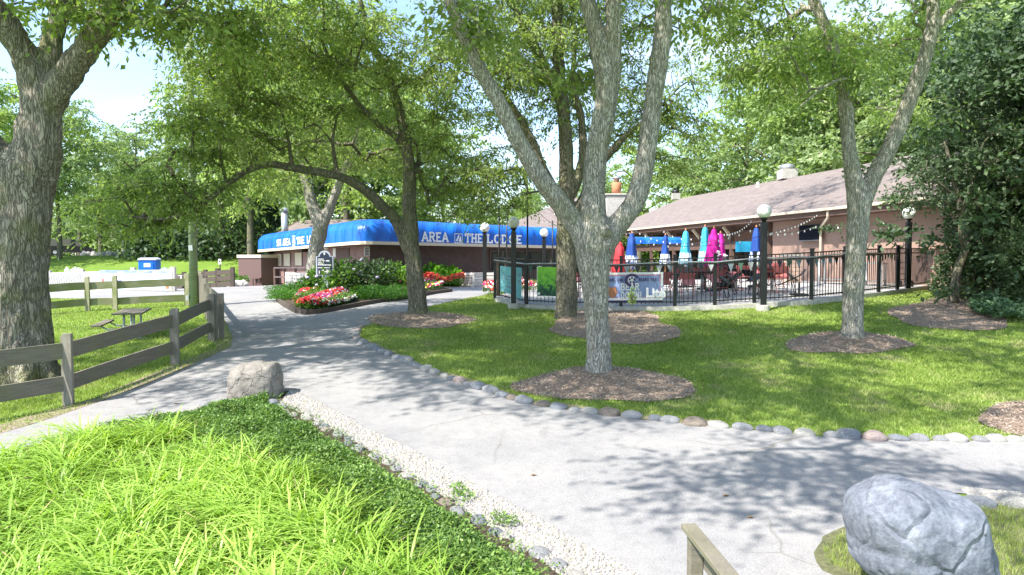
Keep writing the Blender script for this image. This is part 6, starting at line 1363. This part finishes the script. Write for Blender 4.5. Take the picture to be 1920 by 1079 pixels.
def boardfence(pts,h,mat,lab,nb=3,pw=.16,gap=.75):
    ps=[]
    for px,Y in pts: x=(px-960)/F*Y; ps.append(Vector((x,Y,tz(x,Y))))
    t=thing('board_fence',lab,'fence',tuple(ps[0]))
    for q in ps: mb=MB(); mb.box((q.x,q.y,q.z+h/2+.06),(pw,pw,h+.15)); mb.build('post',mat,t)
    for a,b in zip(ps[:-1],ps[1:]):
        for i in range(nb):
            zz=h*(i+.6)/nb; mb=MB(); mb.bar(a+Vector((0,-.09,zz)),b+Vector((0,-.09,zz)),.03,h/nb*gap); mb.build('board',mat,t)
boardfence([(60,33),(92,33),(154,32),(250,31),(325,30)],.92,M_woodW,'pale board fence carrying the white banner, behind the mossy fence',4,.18,.97)
boardfence([(150,40),(228,40),(320,40.5)],1.0,M_woodW,'second pale board fence farther back',2,.2,.5)
boardfence([(238,44),(310,43),(345,41),(385,40),(408,39.5),(436,39)],1.0,M_woodB,'dark brown board fence in front of the blue toilet',3,.2,.85)
# white garden chairs (small)
gc=None
for i,(px,Y) in enumerate([(118,37),(136,37),(146,38),(312,39),(328,39)]):
    x=(px-960)/F*Y; z=tz(x,Y)
    if gc is None:
        gc=thing('garden_chair','small white slatted garden chair lined up behind the pale board fence','chair',(0,0,0),'white garden chairs'); mb=MB(); [mb.box((-.22+.11*k,.2,.75-.02*abs(k-2)),(.09,.03,.8-.08*abs(k-2))) for k in range(5)]; mb.build('backrest',M_white,gc); mb=MB(); mb.box((0,0,.38),(.55,.5,.04)); mb.build('seat',M_white,gc)
        for sx in (-.27,.27): mb=MB(); mb.box((sx,-.2,.3),(.06,.06,.6)); mb.build('leg',M_white,gc); mb=MB(); mb.box((sx,-.02,.62),(.1,.5,.03)); mb.build('armrest',M_white,gc)
        o=gc
    else: o=copy_tree(gc)
    o['label']='small white slatted garden chair '+['farthest left in the row','second from the left','touching its left neighbour, third from the left','left of the pair near the banner end','rightmost of the row'][i]
    o.location=(x,Y,z+.25); o.rotation_euler=(0,0,i*.5-.6)
a=Vector(((192-960)/F*30.6,30.6,0)); b=Vector(((322-960)/F*29.4,29.4,0)); z=tz(*((a+b)/2)[:2])-.0; a.z=b.z=z
t=thing('hanging_banner','white and pale blue banner hung on the pale board fence','banner',tuple(a)); side=Vector((0,-1,0))
c_,f=cloth(a,b,.08,.92,simple('pale_banner_fabric',(.58,.68,.72),.8,.1,2),t,wav=.02,out=.2)
patch(f,.0,1,.86,1.0,simple('blue_wash',(.25,.32,.60),.8,.3,3),t,'blue_band',.006); 
for u0,u1,v0,v1 in ((.18,.32,.42,.47),(.18,.30,.32,.36),(.18,.3,.22,.26),(.42,.62,.40,.46),(.68,.92,.44,.48),(.68,.94,.34,.38),(.72,.9,.25,.29),(.03,.06,.3,.55)): patch(f,u0,u1,v0,v1,M_txtn if u0!=.03 else M_redm,t,'print',.012,n=6)
patch(f,.94,.985,.06,.4,M_orange,t,'orange_figure_print',.012,n=2)
t=thing('slatted_rack','low whitish metal rack on the pale paving behind the mossy fence','rack',tuple(P(110,535,29))); q=P(70,530,29); e=P(150,526,29.5); zq=tz(q.x,q.y)
mb=MB()
for k in range(26): c=q.lerp(e,k/25); mb.bar(Vector((c.x,c.y,zq+.15)),Vector((c.x+.12,c.y,zq+.75)),.03,.03)
mb.build('slats',M_alum,t); mb=MB(); mb.bar(Vector((q.x,q.y,zq+.78)),Vector((e.x,e.y,zq+.78)),.08,.05); mb.bar(Vector((q.x,q.y,zq+.12)),Vector((e.x,e.y,zq+.12)),.08,.05); mb.build('rail',M_white,t)
# parked vehicles on the hill
def vehicle(px,Y,L,H,paint,lab,name,rz,pickup=False):
    x=(px-960)/F*Y; z=tz(x,Y)+.06; t=thing(name,lab,'car',(x,Y,z)); Mv=Matrix.Translation((x,Y,z))@Matrix.Rotation(rz,4,'Z'); W_=1.8; h=L/2
    pr=[(-h,.35),(-h,.95),(-h*.86,1.0),(-h*.35,1.05),(h*.3,1.02),(h*.85,.92),(h,.75),(h,.35)]
    mb=MB(); mb.ext(Mv@Matrix.Translation((0,-W_/2,0)),pr,W_); mb.build('body',paint,t,bevel=.06)
    cab=[(-h*.95 if not pickup else -h*.1,1.0),(-h*.85 if not pickup else -.05,H),(h*.25,H),(h*.55,1.0)]; mb=MB(); mb.ext(Mv@Matrix.Translation((0,-W_/2+.12,0)),cab,W_-.24); mb.build('cabin',M_glass,t,bevel=.05)
    for sx in (-.62,.62):
        for sy in (-1,1):
            mb=MB(); c0=Mv@Vector((sx*h,sy*(W_/2-.1),.34)); c1=Mv@Vector((sx*h,sy*(W_/2+.04),.34)); mb.cyl(c0,c1,.34,18); wh=mb.build('wheel',M_rubber,t); mb=MB(); mb.cyl(c1,Mv@Vector((sx*h,sy*(W_/2+.06),.34)),.19,14); mb.build('rim',M_alum,wh)
    for sy in (-.65,.65): mb=MB(); mb.box((-h-.01,sy,.78),(.04,.25,.16),M=Mv); mb.build('tail_light',M_redm,t); mb=MB(); mb.box((h+.01,sy,.68),(.04,.3,.14),M=Mv); mb.build('headlight',M_white,t)
    return t
vehicle(134,74,4.2,1.75,simple('black_car_paint',(.01,.01,.012),.25,.1,bs=0),'black sport utility car parked at the top of the far lawn','parked_car',R(25))
vehicle(72,76,4.4,1.6,simple('cyan_car_paint',(.02,.30,.50),.3,.1,bs=0),'bright blue car mostly hidden behind the left tree trunk','parked_car',R(-60))
# rock wall along the hill top
for i in range(26):
    px=158+i*9.6; Y=69.5+.8*math.sin(i); x=(px-960)/F*Y; o=bpy.data.objects.new('wall_rock',SM[(2,0,7,2,5)[i%5]]); COL.objects.link(o); o.location=(x,Y,tz(x,Y)+.12); o.scale=(.34,.3,.26+.08*((i*7)%3)); o.rotation_euler=(0,0,i); tag(o,ORD[i%12]+' pale rock from the left in the '+('left','middle','right')[min(2,i//12)]+' stretch atop the far lawn','rock','rocks along the top of the far lawn')
for i,(px,Y) in enumerate([(434,42),(446,42.3),(456,43)]): x=(px-960)/F*Y; boulder('rock',(x,Y,tz(x,Y)+.15),(.38,.3,.3),M_st[2],['pale rock left of two others below the rounded shrub','middle pale rock below the rounded shrub','pale rock nearest the ticket booth'][i],i+20,sub=3,cat='rock')
def signpost(px,py,Y,lab,h=1.6):
    x=(px-960)/F*Y; z=tz(x,Y); zt=P(px,py,Y).z; t=thing('small_sign',lab,'sign',(x,Y,z)); mb=MB(); mb.box((x,Y,(z+zt)/2),(.06,.06,zt-z)); mb.build('post',M_woodB,t); mb=MB(); mb.box((x,Y-.05,zt),(.18,.03,.34)); p_=mb.build('panel',M_white,t); mb=MB(); mb.box((x,Y-.07,zt+.02),(.07,.01,.12)); mb.build('symbol',M_black,t)
signpost(413,491,44,'small white sign with a dark symbol beside the rounded shrub')
# far undergrowth closing the view under the crowns
def mass(x0,x1,Y,h,n,L,mat,lab,dy=4):
    X=rng.uniform(x0,x1,n); Y_=Y+rng.uniform(-dy,dy,n); hh=h*(.65+.35*np.sin(X*.7)*np.sin(X*.23+1)); Z=TZ(X,Y_)+hh*rng.random(n)**.8; a=nrm(rng.normal(size=(n,3)))*(L*rng.uniform(.6,1.3,n))[:,None]
    tag(quads('woodland_undergrowth',leaves(np.stack([X,Y_,Z],-1),a,L*.35*np.ones(n),.6),rng.random(n),mat),lab,'undergrowth',kind='stuff')
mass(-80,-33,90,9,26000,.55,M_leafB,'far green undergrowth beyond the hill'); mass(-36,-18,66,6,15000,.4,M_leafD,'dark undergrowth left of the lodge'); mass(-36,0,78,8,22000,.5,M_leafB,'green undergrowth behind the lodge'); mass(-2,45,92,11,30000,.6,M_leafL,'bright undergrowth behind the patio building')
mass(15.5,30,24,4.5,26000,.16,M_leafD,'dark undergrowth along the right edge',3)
# ------------------------------------------------------------ wooden handrail in the near foreground
q=P(1306,990,3.45); e=P(1400,1110,2.75); z=tz(q.x,q.y)
t=thing('wooden_handrail','weathered wooden handrail and post cut off by the bottom edge','railing',(q.x,q.y,z)); mb=MB(); mb.box((q.x,q.y+.02,(z+q.z)/2-.02),(.07,.07,q.z-z-.04)); mb.build('post',M_wood,t,bevel=.006)
e2=q+(e-q)*2.2; mb=MB(); mb.bar(q+Vector((-.03,.05,-.01)),e2,.078,.03); mb.build('top_rail',M_wood,t,bevel=.006); mb=MB(); mb.bar(q+Vector((.05,.0,-.17)),e2+Vector((.05,0,-.17)),.03,.09); mb.build('side_rail',M_wood,t,bevel=.006)
q=P(1520,1085,3.9); q.z=tz(q.x,q.y)+.06; mb=MB(); mb.bar(q,q+Vector((1.6,-.9,0)),.22,.12); o=mb.build('timber_step',M_wood,bevel=.01); tag(o,'weathered timber laid on the ground below the big boulder','timber')
X,Y=scatter(lily_poly,900); n_=len(X); a_=rng.normal(size=(n_,3)); a_[:,2]=np.abs(a_[:,2])*.5+.1; a_=nrm(a_)*rng.uniform(.12,.3,(n_,1)); tag(quads('dry_daylily_blades',leaves(np.stack([X,Y,TZ(X,Y)+rng.uniform(.05,.22,n_)],-1),a_,rng.uniform(.003,.006,n_),.5),rng.random(n_),simple('straw_blade',(.42,.33,.16),.8,.3)),'dry brown blades mixed among the daylily leaves','dead leaves',kind='stuff')
X,Y=scatter(pv,2600,lambda x,y:np.where(np.hypot(x,y)<22,.25+.75*(np.abs(np.sin(x*1.7)*np.sin(y*.9))>.6),0)); n_=len(X); a_=rng.normal(size=(n_,3)); a_[:,2]*=.08; a_=nrm(a_)*rng.uniform(.008,.025,(n_,1)); tag(quads('leaf_litter',leaves(np.stack([X,Y,TZ(X,Y)+.02],-1),a_,rng.uniform(.002,.005,n_),2.5),rng.random(n_),M_mulch),'tiny scattered leaf litter on the pavement','leaf litter',kind='stuff')
# loose fallen leaves on the pavement
for i,(px,py) in enumerate([(1407,975),(1361,934),(870,640),(330,760),(1000,895)]):
    p=G(px,py); mb=MB(); s=.035; mb.face([(p.x-s,p.y,p.z+.02),(p.x,p.y-s*.4,p.z+.035),(p.x+s*1.2,p.y+.01,p.z+.02),(p.x,p.y+s*.6,p.z+.03)]); o=mb.build('fallen_leaf',simple('dry_leaf',(.35,.20,.07),.8,.3)); tag(o,['dry leaf on the sunny path left of the big boulder','dry leaf on the path in the dappled shade','dry leaf far up the path','dry leaf on the left branch of the path','dry leaf near the gravel strip'][i],'leaf')
